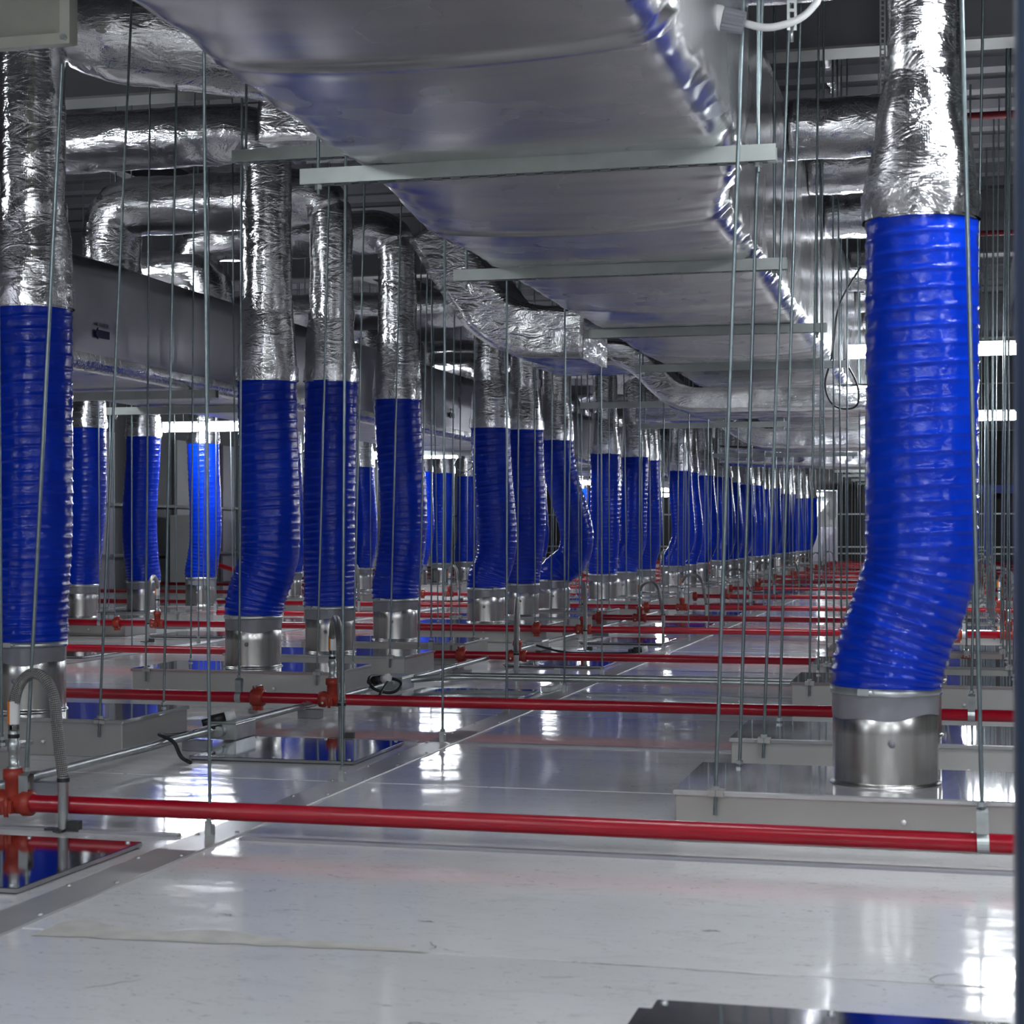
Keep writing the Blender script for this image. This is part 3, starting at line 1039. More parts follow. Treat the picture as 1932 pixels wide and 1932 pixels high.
for rw in ('C', 'B', 'A'):
    X, rng = rows[rw]
    for n_, i in enumerate(rng):
        Y = ROW_Y[i]
        x = X + (0.0 if rw != 'B' else 0.0)
        dist = math.hypot(x, Y)
        ordn = ORD[n_]
        filter_box(x, Y, 'low grey filter box with steel neck, %s from the camera in the %s' % (ordn, rowname[rw]), rw)
        PLACED.append((rw, n_, x, Y))
        far_hidden = False
        if rw == 'C' and n_ > 12:
            continue
        if (rw, i) in SHAPE:
            dx, bg, bend, zt, pk = SHAPE[(rw, i)]
            pk = pk or 0.4
        else:
            dx, bg, bend, zt = random.uniform(-0.02, 0.10), random.uniform(-0.02, 0.06), random.uniform(0.3, 0.5), random.uniform(1.44, 1.51)
            pk = 0.35
        if rw == 'C' and n_ > 0:
            dx, bg = random.uniform(0.07, 0.10), 0.0
        if dist < 5:
            seg, rpp = 88, 9
        elif dist < 8:
            seg, rpp = 64, 8
        elif dist < 14:
            seg, rpp = 44, 7
        elif dist < 22:
            seg, rpp = 28, 6
        else:
            seg, rpp = 18, 4
        ps = 0.02 if dist < 8 else (0.03 if dist < 14 else 0.06)
        if (rw, i) == ('C', 1):
            lab = 'nearest blue ribbed hose, large at right, swaying left onto its neck'
        elif (rw, i) == ('B', 2):
            lab = 'large straight blue hose cut by the left edge of the picture'
        elif (rw, i) == ('B', 8):
            lab = 'blue hose bulging strongly to the right, eighth in the middle row'
        elif (rw, i) == ('A', 8):
            lab = 'bright blue hose lit by the tube lamp, fourth in the left row'
        else:
            lab = 'blue ribbed flexible hose, %s from the camera in the %s' % (ordn, rowname[rw])
        _, top_p = hose(x, Y, 0.338, zt, lat(dx), lat(bg), bend, lab, seg, rpp, pk=pk)
        lab2 = 'crinkled foil riser above the %s blue hose of the %s' % (ordn, rowname[rw])
        r1 = 0.108
        if rw == 'C':
            zc = 2.42 + random.uniform(-0.05, 0.05)
            if i == 1:
                r1, zc = 0.080, 2.62
            pts = [(top_p.x, top_p.y, zc), (-0.66, top_p.y, zc)]
        elif rw == 'B':
            zc = BR_Z.get(i, 2.26 + random.uniform(-0.04, 0.04))
            if i == 2:
                pts = [(top_p.x, top_p.y, zc), (-1.50, 6.15, zc - 0.10)]
            else:
                xe = {3: -7.2, 4: -4.28, 5: -4.30}.get(i, -4.2)
                pts = [(top_p.x, top_p.y, zc), (xe, top_p.y + 0.05, zc)]
                if i != 3:
                    pts.append((xe, top_p.y + 0.05, M2_T - 0.02))
        else:
            zc = 2.24
            pts = [(top_p.x, top_p.y, zc), (-4.18, top_p.y, zc), (-4.18, top_p.y, M2_T - 0.02)]
        riser(top_p, pts, lab2, max(14, int(seg * 0.8)), 0.136, r1, ps, 0.36 if (rw, i) == ('C', 1) else 0.33, {('B', 2): 0.175, ('B', 3): 0.135, ('B', 4): 0.15, ('B', 5): 0.125}.get((rw, i)))

# ------------------------------------------------------------------ sprinkler pipes
PIPES = [(3.85, 0.060), (6.44, 0.070), (9.06, 0.062), (10.98, 0.10), (12.93, 0.083), (14.90, 0.080), (18.1, 0.06), (20.95, 0.055), (23.95, 0.055),
         (26.5, 0.06), (29.2, 0.06), (31.9, 0.06), (34.6, 0.06), (37.2, 0.06), (39.6, 0.06)]
PR = 0.0212


def tee_mesh():
    mb = MB()
    mb.lathe([(PR + 0.001, -0.052), (PR + 0.010, -0.050), (PR + 0.011, -0.03), (PR + 0.006, -0.022), (PR + 0.006, 0.022), (PR + 0.011, 0.03), (PR + 0.010, 0.05), (PR + 0.001, 0.052)], 20, axis='X')
    mb.lathe([(0.021, 0.015), (0.021, 0.055), (0.026, 0.058), (0.026, 0.082), (0.016, 0.084)], 18)
    for s in (-1, 1):
        mb.cyl((0.0, s * 0.036, -0.03), (0.0, s * 0.036, 0.018), 0.006, 8)
        mb.box((-0.014, s * 0.027 - 0.01, -0.022), (0.014, s * 0.027 + 0.01, 0.008))
    return mb.mesh('tee_fitting', M_TEE)


def coupling_mesh():
    mb = MB()
    mb.lathe([(PR + 0.001, -0.026), (PR + 0.010, -0.026), (PR + 0.014, -0.016), (PR + 0.012, 0), (PR + 0.014, 0.016), (PR + 0.010, 0.026), (PR + 0.001, 0.026)], 20, axis='X')
    for s in (-1, 1):
        mb.box((-0.018, -0.012, s * 0.038 - 0.012), (0.018, 0.012, s * 0.038 + 0.008))
        mb.cyl((0, -0.026, s * 0.04), (0, 0.026, s * 0.04), 0.006, 8)
    return mb.mesh('grooved_coupling', M_TEE)


TEE, CPL = tee_mesh(), coupling_mesh()
bolt_m = MB().cyl((0, -0.032, 0), (0, 0.032, 0), 0.005, 6).mesh('bolt', M_GALV)
TEE_X = [-5.25, -2.28, 0.34]
pipe_desc = ['nearest', 'second', 'third', 'fourth', 'fifth', 'sixth', 'seventh', 'eighth', 'ninth', 'tenth', 'eleventh', 'twelfth', 'thirteenth', 'fourteenth', 'fifteenth']
braid_cache = {}


def drop_parts(t, dx, dy, hi, seg, zt):
    """braided drop: rises at origin from the tee, loops over and goes down to the floor at (dx, dy)"""
    zf = -zt
    p = []
    n = 34
    zs = 0.20
    for k in range(6):
        p.append((0, 0, 0.175 + (hi - 0.26) * k / 5 * 0.75))
    z1 = p[-1][2]
    for k in range(1, n):
        a = PI * k / n
        f = (1 - math.cos(a)) / 2
        p.append((dx * f * 0.85, dy * f * 0.85, z1 + (hi - z1) * math.sin(a)))
    zend = zf + 0.125
    for k in range(1, 9):
        f = k / 8
        p.append((dx * (0.85 + 0.15 * f), dy * (0.85 + 0.15 * f), z1 + (zend - z1) * f))
    MB().sweep(p, 0.0135, seg).build('braided_hose', M_BRAID, t)
    MB().lathe([(0.0125, 0.078), (0.0165, 0.080), (0.0165, 0.088), (0.0125, 0.090), (0.0125, 0.125), (0.0155, 0.127), (0.0155, 0.150), (0.0125, 0.152), (0.0135, 0.178), (0.0135, 0.19)], 14).build('inlet_fitting', M_GALV, t)
    MB().lathe([(0.0138, 0.158), (0.0142, 0.160), (0.0142, 0.166), (0.0138, 0.168)], 14).build('seal_ring', M_BLACK, t)
    tg = MB()
    for half in (0, 1):
        pass
    for name, m_, a0 in (('orange_tag', M_ORANGE, PI * 0.75), ('white_tag', M_WHITEP, PI * 1.45)):
        mb = MB()
        ns = 8
        for z in (0.192, 0.248):
            for k in range(ns + 1):
                a = a0 + (PI * 0.70 if name == 'orange_tag' else PI * 0.6) * k / ns
                mb.v.append((0.0152 * math.cos(a), 0.0152 * math.sin(a), z))
        for k in range(ns):
            mb.quadface((k, k + 1, ns + 2 + k, ns + 1 + k), None, True)
        mb.build(name, m_, t)
    MB().lathe([(0.0145, zend + 0.006), (0.0145, zend - 0.004), (0.0125, zend - 0.006), (0.0125, zf + 0.006)], 14, origin=(dx, dy, 0)).build('outlet_tube', M_GALV, t)
    MB().lathe([(0.0150, zend + 0.004), (0.0153, zend - 0.001), (0.0150, zend - 0.006)], 14, origin=(dx, dy, 0)).build('crimp_ring', M_BLACK, t)
    fb = MB()
    fb.box((dx - 0.045, dy - 0.012, zf + 0.002), (dx + 0.045, dy + 0.012, zf + 0.007))
    fb.box((dx - 0.012, dy - 0.03, zf + 0.002), (dx + 0.012, dy + 0.03, zf + 0.007))
    fb.box((dx + 0.016, dy - 0.01, zf + 0.006), (dx + 0.045, dy + 0.01, zf + 0.026))
    fb.build('floor_clamp', M_DARKM, t)


for k, (y, z) in enumerate(PIPES):
    t = thing('sprinkler_pipe', '%s red sprinkler pipe crossing just above the white deck' % pipe_desc[k].capitalize(), 'pipe', (0, y, z), group='red sprinkler pipes')
    MB().cyl((XL + 0.05, 0, 0), (2.6, 0, 0), PR, 20 if y < 12 else 10).build('pipe', M_RED, t)
    for j, tx in enumerate(TEE_X):
        if (j == 0 and y < 8) or (j == 2 and k in (0, 1)):
            continue
        txx = tx + (0.05 if k == 0 else (-0.07 if k == 1 else 0.02 * ((k * 7) % 3 - 1)))
        tt = obj('tee_fitting', TEE, t, (txx, 0, 0))
        obj('bolt', bolt_m, tt, (-0.03, 0, -0.012))
        cx = txx - 0.30 if j != 1 else txx - 0.31
        cc = obj('grooved_coupling', CPL, t, (cx, 0, 0))
        obj('bolt', bolt_m, cc, (0, 0, 0.045))
        if y > 33:
            continue
        where = ('left', 'middle', 'right')[j]
        lab = 'braided steel sprinkler drop on the %s red pipe, %s aisle' % (pipe_desc[k], where)
        if k == 0 and j == 1:
            lab = 'large arched braided sprinkler hose at lower left with orange tag'
        d = thing('sprinkler_drop', lab, 'hose', (txx, y, z), group='braided sprinkler drops')
        if k == 0:
            dx, dy, hi = 0.150, -0.03, 0.318
        elif k == 1:
            dx, dy, hi = 0.29, -0.70, 0.33
        elif k == 2:
            dx, dy, hi = 0.18, -0.74, 0.31
        else:
            dx, dy, hi = random.uniform(0.12, 0.3), random.uniform(-0.55, -0.1), random.uniform(0.26, 0.36)
        drop_parts(d, dx, dy, hi, 14 if y < 8 else 8, z - 0.001)

# hangers on the pipes: threaded rod, nut and strap
strap = MB()
sr = PR + 0.002
pr_ = [(sr * math.sin(a), sr * math.cos(a)) for a in [PI * 2 * q / 20 for q in range(21)]]
prof = [(0.0, 0.075), (0.016, 0.068)] + [(sr * math.cos(a), sr * math.sin(a)) for a in [PI / 2 * 0.7 - q * (PI * 1.7 + 0.0) / 20 + 0.0 for q in range(21)]] + [(-0.016, 0.068), (0.0, 0.075)]
for (a, b_) in prof:
    strap.v += [(-0.0125, a, b_), (0.0125, a, b_)]
for q in range(len(prof) - 1):
    strap.quadface((2 * q, 2 * q + 1, 2 * q + 3, 2 * q + 2), None, False)
strap_m = strap.mesh('strap', M_GALV)
nut_m = MB().cyl((0, 0, 0), (0, 0, 0.009), 0.0095, 6, smooth=False).mesh('nut', M_GALV)
sleeve_m = MB().lathe([(0.006, 0.0), (0.009, 0.004), (0.009, 0.03), (0.006, 0.036)], 8).mesh('coupler', M_GALV)
HR_L = 2.90
hr_m = MB().cyl((0, 0, 0.07), (0, 0, HR_L), 0.0048, 8, caps=False).mesh('rod', M_ROD)
hr_short = MB().cyl((0, 0, 0.07), (0, 0, 1.80), 0.0048, 8, caps=False).mesh('rod', M_ROD)
for k, (y, z) in enumerate(PIPES[:10]):
    for j, hx in enumerate((-5.70, -2.74, 0.06)):
        if j == 0 and y < 8:
            continue
        if k == 0 and j == 1:
            hx = -2.20
        t = thing('pipe_hanger', 'rod and strap hanger on the %s red pipe, %s aisle' % (pipe_desc[k], ('left', 'middle', 'right')[j]), 'hanger', (hx, y, z),
                  (R(random.uniform(-0.8, 0.8)), R(random.uniform(-1.2, 1.2)), 0), 'pipe hangers')
        if k == 0 and j == 1:
            t.rotation_euler = (0, R(3.2), 0)
        if k == 0 and j == 2:
            t.rotation_euler = (0, R(-1.4), 0)
        obj('rod', hr_short if (k == 0 and j == 1) else hr_m, t)
        obj('strap', strap_m, t)
        obj('nut', nut_m, t, (0, 0, 0.078))

# ------------------------------------------------------------------ threaded rods
RL = CEIL + 0.03
rod_f = MB().cyl((0, 0, 0.0), (0, 0, RL), 0.0044, 8, caps=False).mesh('rod', M_ROD)
rod_b = MB().cyl((0, 0, -0.055), (0, 0, RL - 0.12), 0.0044, 8, caps=False).mesh('rod', M_ROD)
rod_t = MB().cyl((0, 0, 0.0), (0, 0, RL - 0.12), 0.0044, 8, caps=False).mesh('rod', M_ROD)
anch_m = MB().bbox((-0.010, -0.009, 0.0), (0.010, 0.009, 0.026), 0.002).box((-0.008, -0.013, 0.004), (0.008, -0.008, 0.034)).mesh('anchor_clip', M_GALV)
brk_m = MB().box((-0.018, -0.004, -0.012), (0.018, 0.0, 0.002)).box((-0.018, -0.004, 0.0), (0.018, 0.03, 0.003)).mesh('corner_lug', M_BOX)
n_r = 0
for si, sx_ in enumerate((-4.75, -1.70)):
    line = ('left', 'middle')[si]
    k0 = 0
    for k in range(1, 34 if si == 1 else 24):
        y = Y0 + k * PITCH + (0.02 if k % 2 else -0.02)
        if si == 0 and y < 6:
            continue
        t = thing('threaded_rod', 'threaded rod anchored on the %s joint strip, %s from the camera' % (line, ORD[k0]), 'rod', (sx_ + random.uniform(-0.012, 0.012), y, 0.004),
                  (R(random.uniform(-0.4, 0.4)), R(random.uniform(-0.35, 0.35)), 0), 'ceiling suspension rods')
        k0 += 1
        obj('rod', rod_f, t)
        obj('anchor_clip', anch_m, t)
        obj('nut', nut_m, t, (0, 0, 0.034))
for (rw, n_, x, Y) in PLACED:
    if rw == 'C' and n_ > 13:
        continue
    if rw == 'A' and n_ > 10:
        continue
    if rw == 'B' and n_ > 21:
        continue
    for cx, cy, nm in ((-0.40, -0.256, 'front left'), (0.40, -0.256, 'front right'), (-0.40, 0.21, 'back left'), (0.40, 0.21, 'back right')):
        if rw in ('A', 'C') and n_ > 7 and cy > 0:
            continue
        if rw == 'B' and n_ > 13 and cy > 0:
            continue
        lean = (R(random.uniform(-0.6, 0.6)), R(random.uniform(-0.9, 0.9)), 0)
        if rw == 'C' and n_ in (0, 1) and cx < 0:
            lean = (0, R(2.0 if cy < 0 else 1.7), 0)
            cx = -0.375
        if rw == 'B' and n_ in (1, 2, 3) and cx > 0:
            lean = (lean[0], R(2.6 if n_ == 1 and cy < 0 else 1.4), 0)
        fr = cy < 0
        t = thing('threaded_rod', 'threaded rod at %s corner of %s box, %s' % (nm, ORD[n_], rowname[rw]), 'rod',
                  (x + cx, Y + cy - (0.002 if fr else 0), 0.121), lean, 'filter box suspension rods')
        obj('rod', rod_b if fr else rod_t, t)
        obj('nut', nut_m, t, (0, 0, 0.004))
        if fr:
            obj('corner_lug', brk_m, t)

# ------------------------------------------------------------------ polished cover plates on the deck
plm = MB().bbox((-0.275, -0.268, 0.0), (0.275, 0.268, 0.010), 0.0015).mesh('sheet', M_MIRROR)
pgm = MB().box((-0.268, -0.262, -0.001), (0.268, 0.262, 0.004)).mesh('gasket', M_BLACK)
psc = MB().lathe([(0.006, 0.0), (0.0055, 0.003), (0.0, 0.004)], 8).mesh('screw', M_GALV)
k0 = 0
for bx in (-2.075, -5.10):
    for k in range(14):
        y = 3.40 + 1.985 * k
        if bx < -4 and y < 9:
            continue
        t = thing('cover_plate', 'polished square steel plate on the deck, %s in the %s aisle' % (ORD[k if bx > -4 else k - 3], 'middle' if bx > -4 else 'left'), 'plate',
                  (bx, y, 0.0015), (R(random.uniform(-0.15, 0.15)), R(random.uniform(-0.15, 0.15)), R(random.uniform(-1, 1))), 'polished cover plates')
        obj('sheet', plm, t, (0, 0, 0.003))
        obj('gasket', pgm, t)
        if y < 8:
            for ax in (-0.25, 0, 0.25):
                for ay in (-0.245, 0.245):
                    obj('screw', psc, t, (ax, ay, 0.013))
t = thing('stepped_cover', 'dark polished two-layer steel cover at the bottom edge of the picture', 'plate', (0.03, 2.27, 0.001))
MB().bbox((-0.485, -0.42, 0.0), (0.62, 0.295, 0.014), 0.002).build('lower_sheet', M_MIRROR, t)
MB().bbox((-0.455, -0.40, 0.0145), (0.60, 0.28, 0.032), 0.003).build('upper_sheet', M_MIRROR, t)
for ax in (-0.44, -0.2, 0.05, 0.3, 0.55):
    obj('screw', psc, t, (ax, 0.262, 0.032))

# ------------------------------------------------------------------ conduits, junction boxes and cords
def conduit(label, pts, r=0.0125, seg=10):
    o = Vector(pts[0])
    t = thing('conduit', label, 'pipe', o, group='galvanised conduits on the deck')
    path = rounded([Vector(p) - o for p in pts], 0.10, 0.2)
    MB().sweep(path, r, seg).build('tube', M_GALV, t)
    return t


c1 = conduit('galvanised conduit running along the deck from lower left', [(-2.46, 3.0, 0.05), (-2.44, 6.0, 0.05), (-2.43, 7.32, 0.05)])
c2 = conduit('galvanised conduit continuing deep along the middle aisle', [(-2.42, 7.62, 0.05), (-2.42, 11.6, 0.05), (-2.42, 16.0, 0.05)])
c3 = conduit('front one of two conduits crossing the deck to the right', [(-2.40, 7.50, 0.055), (-2.25, 7.72, 0.055), (-0.7, 7.78, 0.055), (2.4, 7.78, 0.055)])
c4 = conduit('rear one of two conduits crossing the deck to the right', [(-2.40, 7.60, 0.055), (-2.25, 7.86, 0.055), (-0.7, 7.93, 0.055), (2.4, 7.93, 0.055)])
for c, ys in ((c1, (1.35, 2.35, 3.40)), (c2, (0.8, 2.6, 4.4))):
    for yy in ys:
        MB().lathe([(0.0150, -0.012), (0.0150, 0.012)], 12, axis='Y').build('clamp', M_STRUT, c, (0.02 * yy / 4, yy, 0))
        MB().box((-0.03, -0.022, -0.049), (0.06, 0.022, -0.016)).build('support_block', M_GREYP, c, (0.02, yy, 0))
for c, xx in ((c3, (0.62, 2.2)),):
    for x in xx:
        MB().box((-0.022, 0.02, -0.053), (0.022, 0.26, -0.03)).box((-0.014, 0.24, -0.04), (0.014, 0.262, 0.035)).build('support_block', M_GALV, c, (x, 0.15, 0))


def jbox(label, x, y, z, rz=0.0):
    t = thing('junction_box', label, 'junction box', (x, y, z), (0, 0, rz), 'junction boxes on the conduits')
    MB().bbox((-0.05, -0.09, 0.0), (0.05, 0.09, 0.055), 0.004).build('body', M_GALV, t)
    MB().bbox((-0.052, -0.092, 0.0555), (0.052, 0.092, 0.060), 0.002).build('cover', M_STRUT, t)
    MB().cyl((0, 0.09, 0.03), (0, 0.125, 0.03), 0.018, 12).build('connector', M_GALV, t)
    MB().cyl((0, -0.125, 0.03), (0, -0.09, 0.03), 0.018, 12).build('connector', M_GALV, t)
    return t


jbox('grey junction box on the conduit between nearest two red pipes', -2.42, 5.63, 0.015)
jbox('grey junction box where the crossing conduits branch off', -2.42, 7.48, 0.02)
jbox('small junction box on the far conduit behind third red pipe', -2.42, 10.2, 0.02)


def cord(label, pts, gland_at, gdir, r=0.0065):
    o = Vector(pts[0])
    t = thing('black_cord', label, 'cord', o, group='black flexible cords with glands')
    P = [Vector(p) - o for p in pts]
    path = rounded(P, 0.08, 0.02)
    MB().sweep(path, r, 8).build('cable', M_BLACK, t)
    g = Vector(gland_at) - o
    d = Vector(gdir).normalized()
    MB().cyl(g, g + d * 0.05, 0.020, 12, 0.017).cyl(g - d * 0.03, g, 0.012, 12).build('gland', M_BLACK, t)
    MB().cyl(g + d * 0.05, g + d * 0.085, 0.0185, 12).build('gland_ring', M_WHITEP, t)
    return t


cord('black cord looping from first conduit box to near polished plate', [(-2.42, 5.55, 0.06), (-2.50, 5.30, 0.05), (-2.48, 5.16, 0.075), (-2.40, 5.12, 0.06), (-2.33, 5.02, 0.02), (-2.28, 4.98, 0.012)], (-2.47, 5.56, 0.075), (0.9, 0.5, 0.25))
cord('black cord coiled beside the branching conduit box', [(-2.42, 7.40, 0.08), (-2.47, 7.20, 0.10), (-2.40, 7.08, 0.05), (-2.32, 7.12, 0.03), (-2.30, 7.20, 0.07), (-2.38, 7.26, 0.09), (-2.36, 7.02, 0.02), (-2.26, 6.92, 0.012)], (-2.45, 7.24, 0.075), (0.9, -0.3, 0.2))
cord('black cord lying by the fourth polished plate', [(-2.40, 10.1, 0.05), (-2.2, 9.95, 0.02), (-1.95, 10.05, 0.015), (-1.80, 10.1, 0.02)], (-1.82, 10.1, 0.03), (0.8, 0.2, 0.1))
cord('black cord end on the deck beside second box, middle row', [(-2.72, 6.55, 0.012), (-2.80, 6.72, 0.012), (-2.86, 6.86, 0.02)], (-2.84, 6.82, 0.024), (-0.3, 0.9, 0.1), 0.004)


# ------------------------------------------------------------------ lamps
def lamp(x, y, z, label, L=1.10, rz=0.0, tilt=0.0, rods=True, grp='lit tube lamps'):
    t = thing('tube_lamp', label, 'lamp', (x, y, z), (0, tilt, rz), grp)
    h = L / 2
    mb = MB()
    mb.v = []
    prof = [(0.032 * math.sin(2 * PI * q / 12), -0.020 + 0.032 * math.cos(2 * PI * q / 12)) for q in range(12)]
    for sx_ in (-h + 0.02, h - 0.02):
        for (a, b_) in prof:
            mb.v.append((sx_, a, b_))
    n = len(prof)
    for q in range(n):
        q2 = (q + 1) % n
        mb.quadface((q, q2, n + q2, n + q), None, True)
    mb.quadface(tuple(range(n))[::-1])
    mb.quadface(tuple(n + q for q in range(n)))
    mb.build('diffuser', M_LAMP, t)
    MB().bbox((-h, -0.014, 0.0125), (h, 0.014, 0.030), 0.004).build('housing', M_WHITEP, t)
    for s in (-1, 1):
        MB().box((min(s * h, s * (h - 0.019)), -0.034, -0.054), (max(s * h, s * (h - 0.019)), 0.034, 0.014)).build('end_cap', M_WHITEP, t)
    if rods:
        for s in (-1, 1):
            MB().cyl((s * (h - 0.18), 0, 0.030), (s * (h - 0.18), 0, CEIL - z), 0.002, 6, caps=False).build('suspension_wire', M_GALV, t)
    return t


near_lamp = lamp(0.54, 3.88, 2.04, 'bright tube lamp just above the frame beside the near riser')
# cable gland and white lead at the left end of the near lamp
t = thing('lamp_connector', 'white screw connector with grey ribbed caps at top of the picture', 'connector', (-0.545, 3.98, 1.900))
MB().lathe([(0.026, -0.035), (0.029, -0.03), (0.029, 0.03), (0.026, 0.035)], 20, axis='X', close=True).build('body', M_WHITEP, t)
for s, nm in ((-1, 'ribbed_cap'), (1, 'ribbed_cap')):
    mb = MB()
    n = 36
    for xx, rr_ in ((0.036, 1.0), (0.085, 0.93), (0.087, 0.5)):
        for k in range(n):
            a = 2 * PI * k / n
            r = rr_ * (0.026 + (0.0014 if k % 2 else -0.0014))
            mb.v.append((s * xx, r * math.cos(a), r * math.sin(a)))
    for i in range(2):
        for k in range(n):
            mb.quadface((i * n + k, i * n + (k + 1) % n, (i + 1) * n + (k + 1) % n, (i + 1) * n + k))
    mb.quadface(tuple(2 * n + k for k in range(n)))
    mb.build(nm, M_GREYP, t)
MB().sweep(rounded([(0.085, 0, 0), (0.14, -0.01, -0.005), (0.21, -0.01, 0.03), (0.24, 0, 0.09), (0.20, 0, 0.10)], 0.06, 0.01), 0.0085, 10).build('lead', M_WHITEP, t)
t.rotation_euler = (0, R(14), R(6))

names_c = ['tube lamp half hidden behind the near hose, right aisle', 'second tube lamp behind the near hose, lower right', 'third tube lamp in the right aisle']
for k, y in enumerate([10.1, 14.1, 18.4, 26.4, 34.4]):
    lamp((-0.02, -0.02, -0.35, -0.6, -0.6)[k], y, (1.76, 1.645, 1.60)[min(k, 2)], names_c[k] if k < 3 else 'far tube lamp of the right aisle, %s from the camera' % ORD[k], 1.15)
for k, (x, y, z) in enumerate([(-5.55, 12.85, 1.575), (-5.75, 18.2, 1.58), (-5.8, 23.2, 1.57), (-5.8, 28.2, 1.56), (-5.8, 33.2, 1.56), (-5.8, 38.0, 1.56)]):
    lamp(x, y, z, ['bright tube lamp in front of the left row hose', 'tube lamp with loose cable between the middle row hoses'][k] if k < 2 else 'far tube lamp of the left aisle, %s from the camera' % ORD[k], 1.15)
lamp(-7.1, 16.5, 3.02, 'high small-looking tube lamp in the dark under the roof at left', 0.6)
lamp(-3.3, 41.0, 1.62, 'tube lamp near the far end wall', 0.8)
# unseen lamps added beside and behind the viewpoint for fill and riser highlights
for k, (x, y, z) in enumerate([(-5.5, 8.2, 2.30), (-5.3, 4.4, 2.30), (-5.6, -2.1, 1.66), (2.75, 2.1, 1.72), (2.75, 14.1, 1.72),
                               (0.30, 0.9, 2.0), (-0.05, -4.2, 1.8), (-2.1, 0.5, 2.0), (2.75, -1.9, 1.72)]):
    lamp(x, y, z, 'added fill lamp unseen outside the picture, ' + ['above the left duct beside the second riser', 'above the left duct beside the first riser', 'far behind at left',
          'right of the nearest red pipe', 'far off to the right', 'overhead in front of the near hose', 'far behind at centre', 'overhead at left of the main duct', 'behind at right'][k], 1.15, grp='added fill lamps outside the picture')


def cable(label, pts, r, mat=None):
    o = Vector(pts[0])
    me = MB().sweep(rounded([Vector(p) - o for p in pts], 0.12, 0.02), r, 8).build('lamp_cable', mat or M_BLACK, None, o)
    return tag(me, label, 'cable', 'lamp cables')


cable('black cable drooping in a loop from the right-aisle tube lamp', [(-0.50, 9.9, 2.20), (-0.64, 10.0, 2.0), (-0.66, 10.05, 1.74), (-0.72, 10.05, 1.55), (-0.66, 10.05, 1.42), (-0.52, 10.05, 1.42), (-0.52, 10.05, 1.55), (-0.60, 10.05, 1.70)], 0.006)
cable('thin cable ring hanging off the lamp between middle row hoses', [(-5.19, 18.2, 1.60), (-5.06, 18.2, 1.58), (-5.02, 18.2, 1.44), (-5.13, 18.2, 1.36), (-5.25, 18.2, 1.43), (-5.21, 18.2, 1.53)], 0.006)

# ------------------------------------------------------------------ remaining things
# bare flanged duct end, top left corner
t = thing('flanged_duct_end', 'bare galvanised duct end with flange in the top left corner', 'duct', (-2.555, 4.12, 1.985))
mb = MB()
x0, x1, z0, z1 = -0.31, 0.31, 0.02, 0.64
mb.v = [(x0, 0, z0), (x1, 0, z0), (x1, 0, z1), (x0, 0, z1), (0, 0.05, (z0 + z1) / 2)]
for a in range(4):
    mb.quadface((a, (a + 1) % 4, 4))
mb.build('cross_broken_panel', M_OLIVE, t)
mb = MB()
for lo, hi in (((-0.34, -0.02, 0.0), (0.34, 0.012, 0.028)), ((-0.34, -0.02, 0.632), (0.34, 0.012, 0.66)), ((-0.34, -0.02, 0.028), (-0.312, 0.012, 0.632)), ((0.312, -0.02, 0.028), (0.34, 0.012, 0.632))):
    mb.box(lo, hi)
mb.build('flange', M_OLIVE, t)
MB().box((-0.312, 0.052, 0.02), (0.312, 0.075, 0.64)).build('duct_body', M_OLIVE, t)
for ax in (-0.326, 0.326):
    for az in (0.014, 0.646):
        MB().cyl((ax, -0.032, az), (ax, -0.02, az), 0.009, 6, smooth=False).build('bolt', M_GALV, t)

# post at the right edge
t = thing('upright_post', 'dark blue-grey steel post blurred along the right picture edge', 'post', (0.0895, 1.36, 0))
MB().bbox((-0.045, -0.045, 0.006), (0.045, 0.045, CEIL - 0.1), 0.006).build('shaft', M_NAVY, t)
MB().bbox((-0.07, -0.07, 0.0), (0.07, 0.07, 0.008), 0.002).build('base_plate', M_NAVY, t)

# overhead red pipes, upper right
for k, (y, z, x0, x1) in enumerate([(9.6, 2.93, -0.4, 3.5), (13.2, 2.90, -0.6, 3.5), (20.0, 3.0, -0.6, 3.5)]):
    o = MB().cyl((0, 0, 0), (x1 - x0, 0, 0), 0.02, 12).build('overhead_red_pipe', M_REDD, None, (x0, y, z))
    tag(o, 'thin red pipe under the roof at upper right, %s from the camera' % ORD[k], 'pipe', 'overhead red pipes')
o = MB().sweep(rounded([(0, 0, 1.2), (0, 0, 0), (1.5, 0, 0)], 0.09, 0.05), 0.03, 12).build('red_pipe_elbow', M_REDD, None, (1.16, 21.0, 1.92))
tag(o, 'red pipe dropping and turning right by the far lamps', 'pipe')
o = MB().cyl((0, 0, 0), (0.9, 0.6, -0.34), 0.025, 10).build('sloping_red_pipe', M_RED, None, (-7.2, 16.2, 0.42))
tag(o, 'short sloping red pipe between the left row hoses', 'pipe')

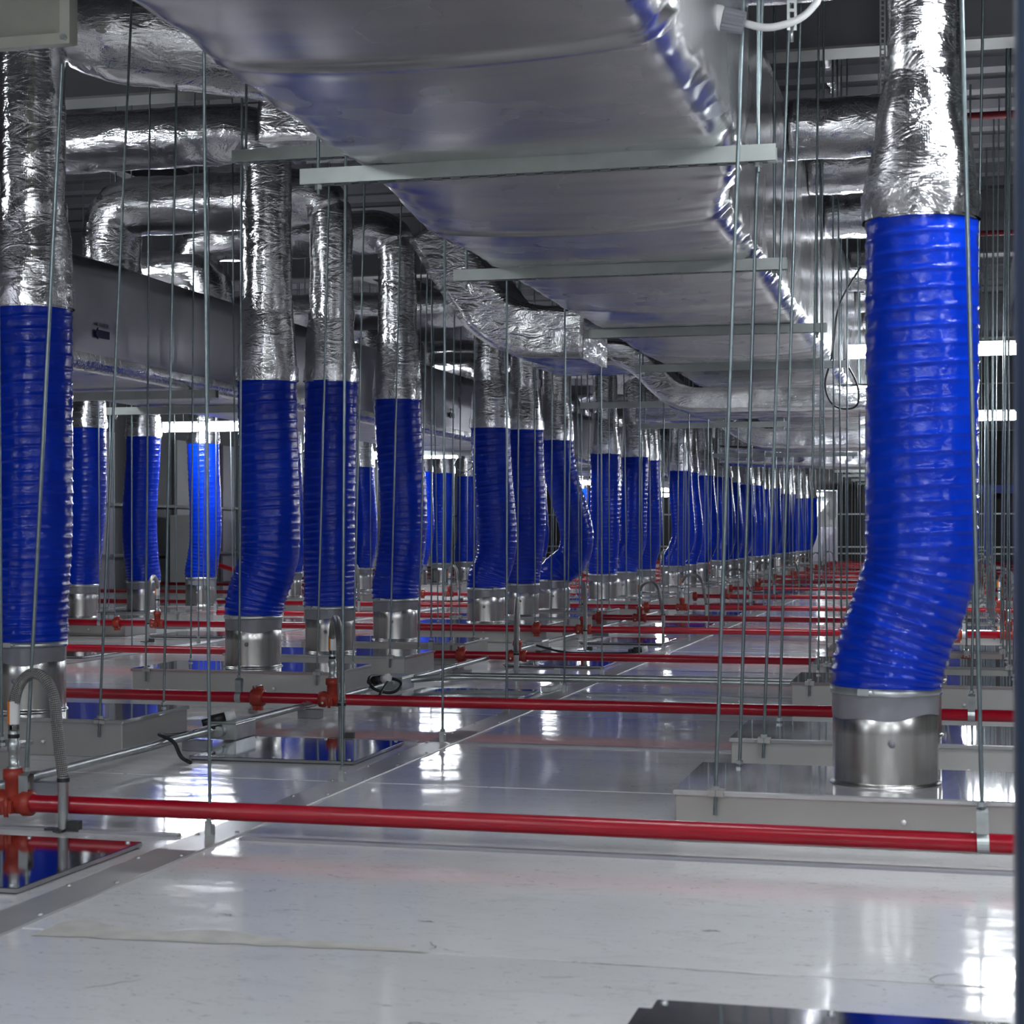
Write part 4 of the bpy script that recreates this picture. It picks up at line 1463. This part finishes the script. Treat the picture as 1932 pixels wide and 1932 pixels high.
# folded foil panel with crossed creases near the far wall
t = thing('crossed_foil_panel', 'tall violet-grey panel with crossed creases at the far end', 'panel', (-3.3, 41.8, 0.002))
for j in range(2):
    mb = MB()
    mb.v = [(0, 0, 0), (0.62, 0, 0), (0.62, 0, 0.85), (0, 0, 0.85), (0.31, -0.10, 0.425)]
    for a in range(4):
        mb.quadface((a, (a + 1) % 4, 4))
    mb.build('creased_sheet', M_FOILD if j else M_LILAC, t, (0, 0, 0.85 * j))
MB().box((-0.03, 0.0, 0), (0.65, 0.04, 1.72)).build('frame', M_GALV, t)
# blue steel frame, far right
t = thing('blue_steel_frame', 'blue painted steel frame far back at the right edge', 'frame', (0.6, 38.0, 0))
MB().box((0, 0, 0.001), (0.18, 0.15, 1.55)).build('post', M_BLUEST, t)
MB().box((-1.0, 0, 1.55), (2.0, 0.15, 1.72)).build('beam', M_BLUEST, t)
MB().box((1.2, 0, 0.001), (1.38, 0.15, 1.55)).build('post', M_BLUEST, t)

# white cabinets against the left wall
for k, y in enumerate((17.6, 21.2, 24.6)):
    t = thing('wall_cabinet', 'pale low cabinet by the left wall, %s from the camera' % ORD[k], 'cabinet', (XL + 0.35, y, 0.001), group='cabinets by the left wall')
    MB().bbox((-0.15, 0, 0), (0.15, 0.8, 0.95), 0.005).build('body', M_WALL, t)
    MB().bbox((0.151, 0.03, 0.03), (0.165, 0.77, 0.6), 0.003).build('door', M_WHITEP, t)
    MB().bbox((0.151, 0.03, 0.63), (0.165, 0.77, 0.92), 0.003).build('drawer', M_WHITEP, t)

# perforated hanging straps at the top right
for k, (x, y, z, lab) in enumerate([(-0.41, 4.60, 2.03, 'perforated steel strap beside the lamp connector at the top'),
                                    (-0.30, 7.75, 2.26, 'perforated steel strap hanging left of the near foil riser')]):
    t = thing('perforated_strap', lab, 'strap', (x, y, z), (0, 0, R(20)), 'perforated hanging straps')
    mb = MB()
    H = CEIL - z + 0.01
    mb.box((-0.013, -0.0015, 0), (-0.006, 0.0015, H)).box((0.006, -0.0015, 0), (0.013, 0.0015, H))
    zz = 0.0
    while zz < H - 0.01:
        mb.box((-0.006, -0.0015, zz), (0.006, 0.0015, zz + 0.008))
        zz += 0.024
    mb.build('slotted_plate', M_GALV, t)
    MB().cyl((0, 0, -0.03), (0, 0, 0.012), 0.005, 8).build('bolt', M_GALV, t)
